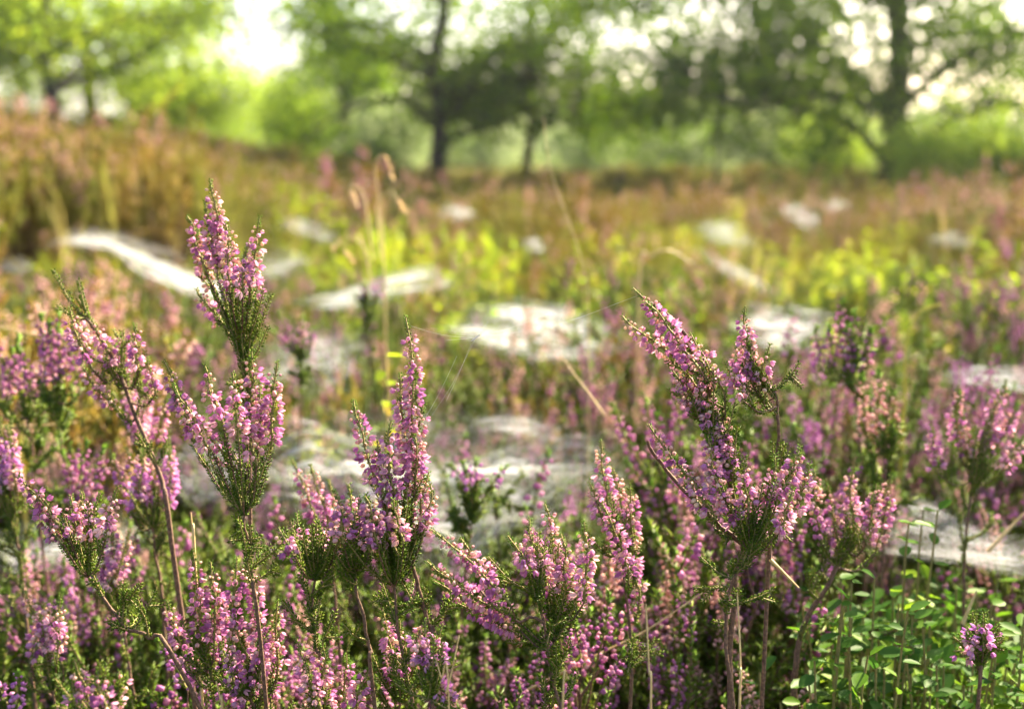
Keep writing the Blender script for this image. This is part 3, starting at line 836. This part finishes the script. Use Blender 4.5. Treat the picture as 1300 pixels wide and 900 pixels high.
# ------------------------------------------------------------------ masses nobody could count: scattered by geometry nodes
def bush_mesh(seed, h, r, nst, flowers, leafm, petal, needle_step=.0035, stemcol='stem', wide=.55):
    rng = np.random.default_rng(seed); mb = MB()
    for k in range(nst):
        a = rng.uniform(0, 6.28); o = np.array([math.cos(a), math.sin(a), 0]) * r * rng.uniform(.1, 1) ** .6
        hh = h * rng.uniform(.55, 1.05)
        c = curve([[0, 0, -.01] + o * .25, o * .6 + [0, 0, hh * .5], o + [0, 0, hh]], 8)
        tube(mb, c, np.linspace(.0016, .0006, len(c)), 3, m=2)
        leafy(mb, c[3:], rng, lo=True, step=needle_step, size=1.1)
        for z in range(5):
            a_ = c[rng.integers(2, len(c))]; kk = unit(rng.normal(0, wide, 3) + [0, 0, .8]); L_ = rng.uniform(.02, .045)
            leafy(mb, curve([a_, a_ + kk * L_ * .5, a_ + kk * L_ + [0, 0, .004]], 4), rng, lo=True, step=needle_step, size=1.1)
        if rng.random() < flowers:
            for z in range(rng.integers(1, 4)):
                a_ = c[-1 - z]; kk = unit(rng.normal(0, .28, 3) + [0, 0, 1]); L_ = rng.uniform(.025, .05)
                s = spike_mesh(curve([a_, a_ + kk * L_ * .5, a_ + kk * L_], 4), rng, 2)
                base = mb.n
                for v in s.v: mb.v.append(v); mb.n += len(v)
                for q_, m_ in zip(s.q, s.qm): mb.q.append(q_ + base); mb.qm.append(m_)
                for t_, m_ in zip(s.t, s.tm): mb.t.append(t_ + base); mb.tm.append(m_)
    return mb.mesh('bush', [M[petal], M[leafm], M[stemcol], M['tip'] if leafm == 'green' else M[leafm]])

def bilb_mesh(seed, h, r, nst, leafm, size=.015):
    rng = np.random.default_rng(seed); mb = MB()
    for k in range(nst):
        a = rng.uniform(0, 6.28); o = np.array([math.cos(a), math.sin(a), 0]) * r * rng.uniform(.1, 1) ** .6
        hh = h * rng.uniform(.5, 1.05)
        c = curve([[0, 0, -.01] + o * .3, o * .7 + [0, 0, hh * .5], o + [0, 0, hh]], 8)
        tube(mb, c, np.linspace(.0013, .0006, len(c)), 4, m=2)
        n = 20; pos, d = along(c, rng.uniform(.3, 1, n))
        th = rng.uniform(0, 6.28, n); rad = np.stack([np.cos(th), np.sin(th), np.zeros(n)], -1)
        D = unit(rad + [0, 0, .45] + rng.normal(0, .2, (n, 3)))
        # leaf plane roughly level
        side = unit(np.cross(D, np.array([0, 0, 1.])) + rng.normal(0, .25, (n, 3))); up_ = unit(np.cross(side, D))
        F = np.stack([side, up_, D], -1) * rng.uniform(.7, 1.15, n)[:, None, None]
        mb.inst(leaf_T(size, size * .66), F, pos + rad * .001)
    return mb.mesh('bilberry', [M[leafm], M[leafm], M['twig']])

def grass_mesh(seed, h, n, wid=.0016, mname='blade'):
    rng = np.random.default_rng(seed); mb = MB()
    for k in range(n):
        a = rng.uniform(0, 6.28); o = np.array([math.cos(a), math.sin(a), 0]) * rng.uniform(.2, 1) * h * .6
        hh = h * rng.uniform(.5, 1.1); p0 = rng.normal(0, .012, 3) * [1, 1, 0]
        c = curve([p0, p0 + o * .35 + [0, 0, hh * .7], p0 + o + [0, 0, hh * rng.uniform(.75, 1)]], 7)
        wv = np.array([-math.sin(a), math.cos(a), 0]) * np.linspace(wid, wid * .15, len(c))[:, None]
        v = np.concatenate([c - wv, c + wv]); m_ = len(c)
        mb.add(v, [(i, i + 1, m_ + i + 1, m_ + i) for i in range(m_ - 1)])
    return mb.mesh('grass', [M[mname]])

def scatter(name, label, cat, meshes, pts, rz, sc, kinds, tilt=None):
    """one object: points carrying index, turn and size; the meshes are instanced on them"""
    me = bpy.data.meshes.new(name)
    pts = np.asarray(pts); n = len(pts)
    me.vertices.add(n); me.vertices.foreach_set('co', pts.astype(np.float32).ravel())
    def at(nm, typ, arr, key='value'):
        a = me.attributes.new(nm, typ, 'POINT'); a.data.foreach_set(key, np.asarray(arr).ravel())
    rot = np.zeros((n, 3), np.float32); rot[:, 2] = rz
    rot[:, :2] = np.random.default_rng(3).normal(0, .08, (n, 2))
    at('rot', 'FLOAT_VECTOR', rot, 'vector')
    at('sc', 'FLOAT_VECTOR', np.asarray(sc, np.float32), 'vector')
    at('idx', 'INT', np.asarray(kinds, np.int32))
    o = bpy.data.objects.new(name, me); COL.objects.link(o)
    ng = bpy.data.node_groups.new(name + '_scatter', 'GeometryNodeTree')
    ng.interface.new_socket('Geometry', in_out='INPUT', socket_type='NodeSocketGeometry')
    ng.interface.new_socket('Geometry', in_out='OUTPUT', socket_type='NodeSocketGeometry')
    N = ng.nodes.new; L = ng.links.new
    gi = N('NodeGroupInput'); go = N('NodeGroupOutput')
    g2i = N('GeometryNodeGeometryToInstance')
    for m_ in reversed(meshes):
        po = bpy.data.objects.new(name + '_source', m_)
        oi = N('GeometryNodeObjectInfo'); oi.inputs['Object'].default_value = po
        oi.inputs['As Instance'].default_value = True
        L(oi.outputs['Geometry'], g2i.inputs[0]) if False else None
        src = oi.outputs['Geometry']
        if m_ is meshes[-1]: join = N('GeometryNodeJoinGeometry')
        L(src, join.inputs[0])
    iop = N('GeometryNodeInstanceOnPoints')
    L(gi.outputs[0], iop.inputs['Points']); L(join.outputs[0], iop.inputs['Instance'])
    iop.inputs['Pick Instance'].default_value = True
    def na(nm, typ):
        a = N('GeometryNodeInputNamedAttribute'); a.data_type = typ; a.inputs[0].default_value = nm
        return a.outputs[0]
    L(na('idx', 'INT'), iop.inputs['Instance Index'])
    L(na('rot', 'FLOAT_VECTOR'), iop.inputs['Rotation']); L(na('sc', 'FLOAT_VECTOR'), iop.inputs['Scale'])
    L(iop.outputs[0], go.inputs[0])
    mod = o.modifiers.new('scatter', 'NODES'); mod.node_group = ng
    tag(o, label, cat, None, 'stuff')
    return o

def grid_pts(rng, y0, y1, step, xm=lambda y: .62 * y + .25):
    out = []; y = y0
    while y < y1:
        s_ = step(y); X_ = xm(y); x = -X_
        while x < X_:
            out.append((x + rng.uniform(-.5, .5) * s_, y + rng.uniform(-.5, .5) * s_)); x += s_
        y += s_
    return out

rng = np.random.default_rng(9)
# low green heather filling the near thicket
nearm = [bush_mesh(300 + k, .20, .055, 13, .10, 'green', 'petal') for k in range(5)]
pts = []; sc = []; kd = []
for x, y in grid_pts(rng, .50, 2.4, lambda y: .052 + .012 * y):
    px = 650 + x / max(y, .1) * FPX
    if px > 1060 and y < .80 and rng.random() < .8: continue
    hmax = .17 if y < .68 else .235
    h = cap_height(x, y, rng.uniform(.6, 1.1) * hmax)
    s_ = h / .20
    pts.append((x, y, gz(x, y))); sc.append((max(s_, .7), max(s_, .7), s_)); kd.append(rng.integers(0, 5))
scatter('heather_undergrowth', 'dense green heather undergrowth filling the thicket between the sprigs', 'heather', nearm, pts, rng.uniform(0, 6.28, len(pts)), sc, kd)

# pink flowering mass further back, denser on the right
pinkm = [bush_mesh(320 + k, .26, .07, 12, .62, 'green' if k % 2 else 'olive', ['petal', 'dull', 'petal', 'dull'][k]) for k in range(4)]
brownm = [bush_mesh(340 + k, .27, .085, 15, [.18, .08, .03, .10][k], 'olive', 'dull', wide=1.0) for k in range(4)]
pp = ([], [], []); bb = ([], [], []); yy = ([], [], []); vv = ([], [], []); gg = ([], [], [])
def put(L_, x, y, s_, n, sxy=None):
    L_[0].append((x, y, gz(x, y))); sxy = sxy or max(s_, .75); L_[1].append((sxy, sxy, s_)); L_[2].append(rng.integers(0, n))
for x, y in grid_pts(rng, 1.15, 23, lambda y: .060 + .024 * y):
    px = 650 + x / y * FPX; py = 190 + .27 * FPX / y
    nz_ = mnoise.noise(Vector((x * 1.1, y * .7, 3.3)))
    big = 1 + (.35 + .05 * min(y, 9)) * mnoise.noise(Vector((x * .6, y * .5, 8.))) + (.10 * min(y, 8) / 8)
    h = cap_height(x, y, .27 * big * rng.uniform(.75, 1.15))
    if y > 6: h *= 1 - .35 * min(1, (y - 6) / 4)
    s_ = h / .27
    grow = 1 + .09 * y
    ye = yellowness(px, py)
    n2 = mnoise.noise(Vector((x * .9 + 40, y * .45, 1.3))); n3 = mnoise.noise(Vector((x * 1.6, y * 1.1, 21.)))
    if y > 2.2 and n3 < -.12 and rng.random() < .75: continue
    h *= 1.0 if y < 2.4 else rng.uniform(.7, 1.25); s_ = h / .27
    if y > 2.2 and ye < .3 and n2 > (.02 if px > 420 else .06):
        put(vv, x, y, s_ * .9, 3, max(s_, .8) * (1 + .12 * y)); continue
    if 2.4 < y < 6 and ye < .3 and n2 < (-.26 if px > 420 else -.42):
        put(pp, x, y, s_, 4, max(s_, .75) * (1 + .10 * y)); continue
    if ye > .25:
        if rng.random() < .35: put(bb, x, y, s_ * .9, 4)
        continue
    if rng.random() < ye * .9:
        put(yy, x, y, s_ * .95, 3, max(s_, .8) * (1 + .12 * y))
    elif y < 2.6 and ((px > 720 and rng.random() < .62) or rng.random() < .14):
        put(pp, x, y, s_, 4)
    elif y < 3.2 and rng.random() < .5:
        put(vv, x, y, s_ * .95, 3)
    else:
        put(bb, x, y, s_, 4, max(s_, .75) * (1 + .10 * y))
    if y > 2.4 and rng.random() < .22: put(gg, x, y, rng.uniform(.8, 1.3), 3)
for x, y in grid_pts(rng, 1.2, 5, lambda y: .062 + .012 * y):
    px = 650 + x / y * FPX; py = 190 + .25 * FPX / y
    if rng.random() < yellowness(px, py) * 1.3 * sstep(-.25, .15, mnoise.noise(Vector((x * 3, y * 2, 5.)))) + .05:
        h = cap_height(x, y, .25 * rng.uniform(.75, 1.2)); put(yy, x, y, h / .24, 3, 1.0)
def flush(L_, *a): scatter(*a, L_[0], rng.uniform(0, 6.28, len(L_[0])), L_[1], L_[2])
flush(pp, 'flowering_heather', 'mass of pale pink flowering heather in soft focus behind the sharp sprigs', 'heather', pinkm)
flush(bb, 'heather_field', 'rusty olive heath of old heather running back to the trees', 'heather', brownm)
yem = [bilb_mesh(360 + k, .24, .075, 14, 'yellow') for k in range(3)]
flush(yy, 'bilberry_patch', 'glowing yellow-green bilberry leaves in the middle distance', 'bilberry', yem)
flush(vv, 'heather_patch', 'greener patches of young heather on the far heath', 'heather', [bush_mesh(350 + k, .25, .08, 15, .06, 'gold', 'dull') for k in range(3)])
grm = [grass_mesh(380 + k, .32, 10, .0011) for k in range(3)]
flush(gg, 'wild_grass', 'thin straw coloured grass scattered through the heath', 'grass', grm)

# ------------------------------------------------------------------ bilberry plants at the lower right
def bilberry(x, y, h, seed, label, leafm='bilbcool', berries=0, nst=5, size=.013, r=.035, group='bilberry plants at the lower right'):
    rng = np.random.default_rng(seed)
    root = empty('bilberry_plant', (x, y, gz(x, y))); tag(root, label, 'bilberry', group)
    sm = MB()
    for k in range(nst):
        a = rng.uniform(0, 6.28); o = np.array([math.cos(a), math.sin(a), 0]) * r * rng.uniform(.2, 1)
        hh = h * rng.uniform(.65, 1.03) if k else h
        c = wob(curve([[0, 0, -.01] + o * .2, o * .6 + [0, 0, hh * .5], o + [0, 0, hh]], 12), .0012, rng)
        tube(sm, c, np.linspace(.0014, .0006, len(c)), 5)
        n = 22; s_ = np.linspace(.12, 1, n); pos, d = along(c, s_)
        th = np.arange(n) * 2.7 + rng.normal(0, .4, n); rad = np.stack([np.cos(th), np.sin(th), np.zeros(n)], -1)
        D = unit(rad + [0, 0, .15] + rng.normal(0, .35, (n, 3)))
        side = unit(np.cross(D, np.array([0, 0, 1.])) + rng.normal(0, .2, (n, 3))); up_ = unit(np.cross(side, D))
        F = np.stack([side, up_, D], -1) * rng.uniform(.7, 1.15, n)[:, None, None]
        mb = MB(); mb.inst(leaf_T(size, size * .6), F, pos + rad * .001)
        mb.build('leaf_spray', M[leafm], root)
    for k in range(berries):
        bm_ = MB(); rr = .0036; th = np.linspace(0, math.pi, 9); ph = np.arange(12) * math.pi / 6
        cpos = np.array([rng.normal(0, .018), -.02 + rng.normal(0, .01), h * rng.uniform(.78, .92)])
        v = np.stack([np.sin(th)[:, None] * np.cos(ph), np.sin(th)[:, None] * np.sin(ph), np.broadcast_to(np.cos(th)[:, None] * .9, (9, 12))], -1) * rr
        v[0] *= .75; v[1] *= .93
        i, j = np.meshgrid(np.arange(8), np.arange(12), indexing='ij')
        bm_.add(v.reshape(-1, 3) + cpos, np.stack([i * 12 + j, (i + 1) * 12 + j, (i + 1) * 12 + (j + 1) % 12, i * 12 + (j + 1) % 12], -1).reshape(-1, 4))
        bm_.build('berry', M['berry'], root)
    sm.build('stem', M['twig'], root)
    return root
rb = np.random.default_rng(4)
blabs = []
nb = 0
for ky, D in enumerate((.60, .66, .72, .78)):
    for kx in range(8):
        px = 1075 + kx * 34 + rb.normal(0, 10) + (14 if ky % 2 else 0)
        x = (px - 650) / FPX * D; top = CAM_Z - (rb.uniform(765, 850) - 190) / FPX * D * 1.0
        h = min(max(top - float(gz(x, D)), .08), .24)
        where = ['nearest the lens', 'in the second rank', 'in the third rank', 'just below the crumpled web'][ky]
        berr = 1 if (ky, kx) in ((2, 4), (1, 6), (1, 1)) else 0
        lb = f'leafy bilberry plant {where} at the lower right' + (', bearing a dark blue berry' if berr else '')
        bilberry(x, D, h, 900 + nb, lb, 'bilb' if rb.random() < .4 else 'bilbcool', berr, 8, .0125, .045)
        nb += 1
bilberry(*P(1158, 690, .70)[:2], float(P(1158, 676, .70)[2]), 990, 'yellow-green bilberry shoot standing up against the crumpled web', 'bilb', 0, 3, .015, .02)
pz = P(500, 470, .95); bilberry(pz[0], pz[1], float(pz[2]), 991, 'lone bright green bilberry shoot just left of the central spike', 'yellow', 0, 3, .016, .02, None)

# ------------------------------------------------------------------ grasses
def stalk(label, d, pts, mname='straw', r=.0008, head=None, name='grass_stalk', group=None, ground=True, extra=(), seed=0):
    rng = np.random.default_rng(seed + 40)
    paths = [pts] + list(extra)
    root = None
    for n_, pp_ in enumerate(paths):
        w_ = [P(p[0], p[1], d + (p[2] if len(p) > 2 else 0)) for p in pp_]
        if ground and n_ == 0:
            b = w_[0].copy(); b[2] = gz(b[0], b[1]) - .003
            if w_[0][2] - b[2] > .01: w_ = [b] + w_
        c = curve(w_, 24)
        if root is None:
            root = empty(name, c[0]); off = c[0]; tag(root, label, 'grass', group)
        mb = MB(); tube(mb, c, np.linspace(r, r * .45, len(c)), 5); mb.build('stalk', M[mname], root, origin=off)
        if head:
            hb = MB(); n = 46; s_ = rng.uniform(1 - head, 1, n); pos, dd = along(c, s_)
            D = unit(dd + rng.normal(0, .35, (n, 3)))
            hb.inst(leaf_T(.0055, .0018), frames(D, rng, rng.uniform(.7, 1.2, n)), pos); hb.build('seed_head', M['seed'], root, origin=off)
    return root
stalk('tuft of dry golden grass with drooping seed heads, upper left of centre', 1.25, [(488, 360), (484, 280), (476, 212), (488, 198), (498, 224)], head=.22, r=.0010,
      extra=[[(484, 330), (480, 262), (496, 244), (514, 268)], [(470, 350), (456, 300), (436, 312), (446, 330)], [(474, 330), (462, 250), (446, 236), (452, 258)],
             [(470, 360), (464, 318), (440, 300), (424, 316)]], name='dry_grass_tuft', seed=1)
stalk('pale blurred grass stem rising against the thin dark trunk', 1.05, [(748, 430), (738, 330), (700, 220), (690, 150)], r=.0006, seed=2)
stalk('stout dry straw slanting behind the central heather', .86, [(768, 528), (712, 452)], r=.0011, ground=False, seed=3)
stalk('yellow-green grass blade bent over at the right', 1.0, [(1148, 520), (1150, 440), (1168, 396), (1196, 386)], 'blade', .0018, seed=4)
stalk('arched tan grass blade left of the slanting web', 1.35, [(812, 356), (826, 326), (850, 318), (880, 336)], 'straw', .0018, seed=5)
stalk('upright dry straw at the bottom edge right of centre', .52, [(826, 920), (824, 850), (820, 766)], r=.0007, seed=6)
stalk('upright dry straw at the bottom edge below the largest sprig', .53, [(938, 920), (940, 840), (936, 752)], r=.0007, seed=7)
stalk('short straw tip poking up at the bottom centre', .50, [(714, 920), (722, 858)], r=.0006, seed=8)
stalk('long tan straw lying diagonally through the lower heather', .68, [(660, 880), (760, 830), (820, 800), (892, 752)], r=.0009, ground=False, seed=9)
stalk('broken pale straw stub right of the bushy sprig', .57, [(978, 710), (1014, 746)], r=.0010, ground=False, seed=10)
stalk('horizontal dry straw at the left edge', .85, [(-20, 543), (40, 541), (98, 536)], r=.0014, ground=False, seed=11)
stalk('dry straw reaching in from the left edge above the pink plumes', 1.0, [(-20, 412), (40, 424), (90, 440)], r=.0014, ground=False, seed=12)
stalk('upright yellow-green stalk near the left edge', 1.0, [(28, 600), (30, 520), (36, 440)], 'blade', .0022, seed=13)
stalk('green stalk standing before the long silvery web', 1.1, [(142, 440), (145, 400), (149, 336)], 'blade', .0012, seed=14)
stalk('forked wiry stalk crossing the vivid purple head', .52, [(570, 900), (560, 860), (552, 832)], r=.0005, extra=[[(566, 880), (574, 850), (583, 806)]], seed=15)
stalk('short golden straw left of the lilac fork', .60, [(248, 720), (246, 690), (242, 650)], r=.0009, seed=16)
stalk('golden straw at the bottom left', .58, [(284, 930), (280, 890), (274, 862)], r=.0009, seed=17)
stalk('tan straw slanting at the right edge above the web', .78, [(1254, 700), (1300, 652)], r=.0016, ground=False, seed=18)
stalk('tan straw slanting through the bilberry leaves at the right', .70, [(1222, 792), (1240, 750)], r=.0014, ground=False, seed=19)

# ------------------------------------------------------------------ trees
def leafcloud(mb, centres, radii, n, rng, size, flat=.75):
    centres = np.asarray(centres); radii = np.asarray(radii)
    pr = radii ** 2; pr = pr / pr.sum()
    k = rng.choice(len(centres), n, p=pr)
    d = rng.normal(0, .5, (n, 3)) * [1, 1, flat]
    pos = centres[k] + d * radii[k][:, None]
    D = unit(rng.normal(0, 1, (n, 3)) + [0, 0, -.3])
    mb.inst(leaf_T(size, size * .62), frames(D, rng, rng.uniform(.6, 1.25, n)), pos)

def tree(label, base, h, tr, seed, leafm='oak', n=9000, limbs=(), nl=11, spread=3.2, low=1.0, lean=(0, 0), size=.11, clump=.5, shift=(0, 0), cat='tree', name='oak_tree', extra_clumps=()):
    rng = np.random.default_rng(seed)
    b = np.array(base, float); b[2] = float(gz(b[0], b[1])) - .05
    root = empty(name, b); tag(root, label, cat)
    tb = MB(); top = np.array([lean[0], lean[1], h])
    c = wob(curve([[0, 0, -.2], [lean[0] * .3, lean[1] * .3, h * .35], top], 20), .05, rng)
    c[0, :2] = 0
    prof = tr * (1 - .75 * np.linspace(0, 1, len(c))); prof[0] *= 1.7; prof[1] *= 1.18
    tube(tb, c, prof, 10)
    cen = []; rad = []
    specs = [(None,)] * nl
    for k in range(nl):
        s_ = rng.uniform(low / h, .95); i_ = min(int(s_ * 19), 18); a = c[i_]
        ang = k * 2.4 + rng.normal(0, .4); L_ = spread * (1.05 - .55 * s_) * rng.uniform(.7, 1.1)
        dv = np.array([math.cos(ang), math.sin(ang), 0]); e = a + dv * L_ + np.array([shift[0], shift[1], 0]) * (L_ / spread) + [0, 0, L_ * rng.uniform(-.02, .45)]
        lm = wob(curve([a, a * .5 + e * .5 + [0, 0, L_ * rng.uniform(-.02, .14)], e], 12), .05, rng)
        tube(tb, lm, np.linspace(prof[i_] * .5, .02, 12), 6)
        for z in range(8):
            q0 = lm[rng.integers(3, 12)]; q1 = q0 + rng.normal(0, 1, 3) * [.55, .55, .38] * (L_ / 3 + .3) + [0, 0, .05]
            tube(tb, curve([q0, (q0 + q1) / 2 + rng.normal(0, .05, 3), q1], 5), np.linspace(.022, .006, 5), 4)
            cen += [q1, (q0 + q1) / 2]; rad += [clump * rng.uniform(.6, 1.2), clump * .6]
    for ln in limbs:        # limbs the photograph shows: list of offsets from the base
        lm = wob(curve(ln, 14), .03, rng)
        tube(tb, lm, np.linspace(tr * .42, .02, len(lm)), 7)
        for z in range(12):
            q0 = lm[rng.integers(4, len(lm))]; q1 = q0 + rng.normal(0, .45, 3)
            tube(tb, curve([q0, (q0 + q1) / 2, q1], 4), np.linspace(.02, .006, 4), 4)
            cen.append(q1); rad.append(clump * rng.uniform(.6, 1.1))
    for e in extra_clumps: cen.append(e[:3]); rad.append(e[3])
    tb.build('trunk', M['bark'], root)
    lb = MB(); leafcloud(lb, cen, rad, n, rng, size)
    lb.build('crown', M[leafm], root)
    return root

def at(px, d):  # ground point below column px, d metres away
    return ((px - 650) / FPX * d, d, 0)
tree('straight dark-trunked oak, left of the pair standing in the middle', at(560, 20), 7.5, .17, 1, 'oak', 10500, nl=15, spread=3.0, low=1.3, size=.12, clump=.7,
     limbs=[[(0, 0, .9), (-.6, -.2, 1.5), (-1.5, -.3, 1.25), (-2.1, -.3, .95)], [(0, 0, 1.0), (.45, -.2, 1.5), (1.0, -.2, 2.2)]])
tree('slimmer dark-trunked oak, right of the pair standing in the middle', at(674, 21), 7.2, .10, 2, 'oak', 9500, nl=14, spread=2.8, low=1.3, size=.12, clump=.7, shift=(.9, 0),
     limbs=[[(0, 0, .9), (.6, -.2, 1.3), (1.4, -.3, 1.1), (2.2, -.3, 1.0)]])
tree('big spreading oak at the right with a thick forked dark base', at(1125, 17), 7.0, .22, 3, 'oak', 13000, nl=13, spread=3.4, low=1.2, size=.11, clump=.65,
     limbs=[[(0, 0, .3), (-.5, -.1, .75), (-1.2, -.2, 1.15), (-2.6, -.3, 1.35)], [(.05, 0, .25), (.35, -.1, .5), (.7, -.2, 1.0), (1.4, -.3, 1.3)], [(0, 0, 1.1), (.9, 0, 1.9), (1.9, 0, 2.2)],
            [(0, 0, 1.0), (-.7, 0, 1.7), (-1.6, 0, 2.4)]])
tree('dense green oak whose low crown fills the gap left of the big spreading oak', at(905, 18), 7.5, .035, 4, 'oak', 15000, nl=16, spread=2.7, low=1.7, size=.12, clump=.85,
     extra_clumps=[(-.6, -.5, 2.6, .9), (.3, -.6, 2.5, .9), (.8, -.4, 2.9, .9)])
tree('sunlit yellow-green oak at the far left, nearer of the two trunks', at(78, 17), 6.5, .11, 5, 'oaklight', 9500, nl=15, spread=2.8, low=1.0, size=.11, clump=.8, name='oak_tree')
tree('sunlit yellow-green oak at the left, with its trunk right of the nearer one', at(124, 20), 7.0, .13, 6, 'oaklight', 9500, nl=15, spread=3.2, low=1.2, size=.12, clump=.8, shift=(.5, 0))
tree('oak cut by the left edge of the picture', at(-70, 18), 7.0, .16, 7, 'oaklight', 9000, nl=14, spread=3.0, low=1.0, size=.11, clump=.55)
tree('leafy tree cut by the right edge behind the big oak', at(1330, 21), 7.0, .15, 8, 'oak', 8000, nl=13, spread=3.2, low=1.0, size=.12, clump=.8)
tree('dark young tree left of the middle pair, its crown hanging low', at(440, 25), 4.6, .10, 9, 'oak', 4200, nl=11, spread=1.5, low=1.7, size=.12, clump=.5)

def shrub(label, px, d, h, r, seed, leafm, n=5000, size=.09, name='shrub', group='shrubs behind the heath'):
    rng = np.random.default_rng(seed); x, y, _ = at(px, d)
    b = (x, y, float(gz(x, y))); root = empty(name, b); tag(root, label, 'shrub', group)
    tb = MB(); cen = []; rad = []
    for k in range(9):
        a = rng.uniform(0, 6.28); e = np.array([math.cos(a) * r * rng.uniform(.2, 1), math.sin(a) * r * rng.uniform(.2, 1), h * rng.uniform(.35, .95)])
        tube(tb, curve([[0, 0, -.05], e * [.4, .4, .6], e], 6), np.linspace(.03, .008, 6), 5)
        cen += [e, e * [.7, .7, .6]]; rad += [r * rng.uniform(.3, .55), r * .45]
    tb.build('branches', M['bark'], root); lb = MB(); leafcloud(lb, cen, rad, n, rng, size, .8); lb.build('foliage', M[leafm], root)
shrub('pale green shrub just left of the straight dark trunk', 490, 24, 1.3, 1.3, 21, 'shrub', 7000)
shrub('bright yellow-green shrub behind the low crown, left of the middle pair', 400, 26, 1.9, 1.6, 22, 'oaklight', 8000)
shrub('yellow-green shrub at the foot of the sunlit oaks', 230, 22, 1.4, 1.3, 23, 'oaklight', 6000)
shrub('greyish green shrub right of the slimmer trunk', 750, 29, 1.5, 1.6, 24, 'shrub', 5000)
shrub('pale shrub below the dense green oak', 860, 28, 1.5, 1.8, 25, 'shrub', 6500)
shrub('rounded light shrub between the dense oak and the big oak', 980, 26, 1.7, 1.9, 26, 'shrub', 8000, .09)
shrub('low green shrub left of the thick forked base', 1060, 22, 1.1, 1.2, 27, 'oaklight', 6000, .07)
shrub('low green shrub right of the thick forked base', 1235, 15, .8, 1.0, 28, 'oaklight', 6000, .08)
shrub('dark green shrub at the right edge', 1320, 14, 1.0, .8, 29, 'oak', 7000, .08)
shrub('small sunlit shrub behind the straight trunk', 610, 33, 1.6, 1.9, 30, 'shrub', 6000)
for k in range(11):
    r_ = np.random.default_rng(850 + k); px = 250 + k * 100 + r_.normal(0, 18)
    lab = 'pale far shrub in the row closing the meadow ' + ('left of the middle pair of oaks' if px < 560 else 'right of the middle pair of oaks' if px > 690 else 'between the middle pair of oaks')
    shrub(lab, px, r_.uniform(34, 46), r_.uniform(1.2, 2.2), r_.uniform(1.8, 2.8), 860 + k, 'shrub' if k % 3 else 'oaklight', 4500, .12, group='far row: ' + lab)
for k in range(16):
    r_ = np.random.default_rng(700 + k)
    px = -150 + k * 105 + r_.normal(0, 20); d = r_.uniform(55, 95)
    x, y, _ = at(px, d)
    lab = ['pale tree in the far wood', 'light green tree in the far wood'][k % 2] + (' beyond the sunlit left oaks' if px < 350 else ' beyond the middle pair of oaks' if px < 800 else ' beyond the right-hand oaks')
    t = tree(lab, (x, y, 0), r_.uniform(2.6, 3.8) * (1.5 if px < 250 else 1), .2, 750 + k, 'shrub' if k % 3 else 'oaklight', 1500, nl=9, spread=2.4, low=.5, size=.26, clump=.8, name='far_tree')
    t['group'] = 'far wood: ' + lab
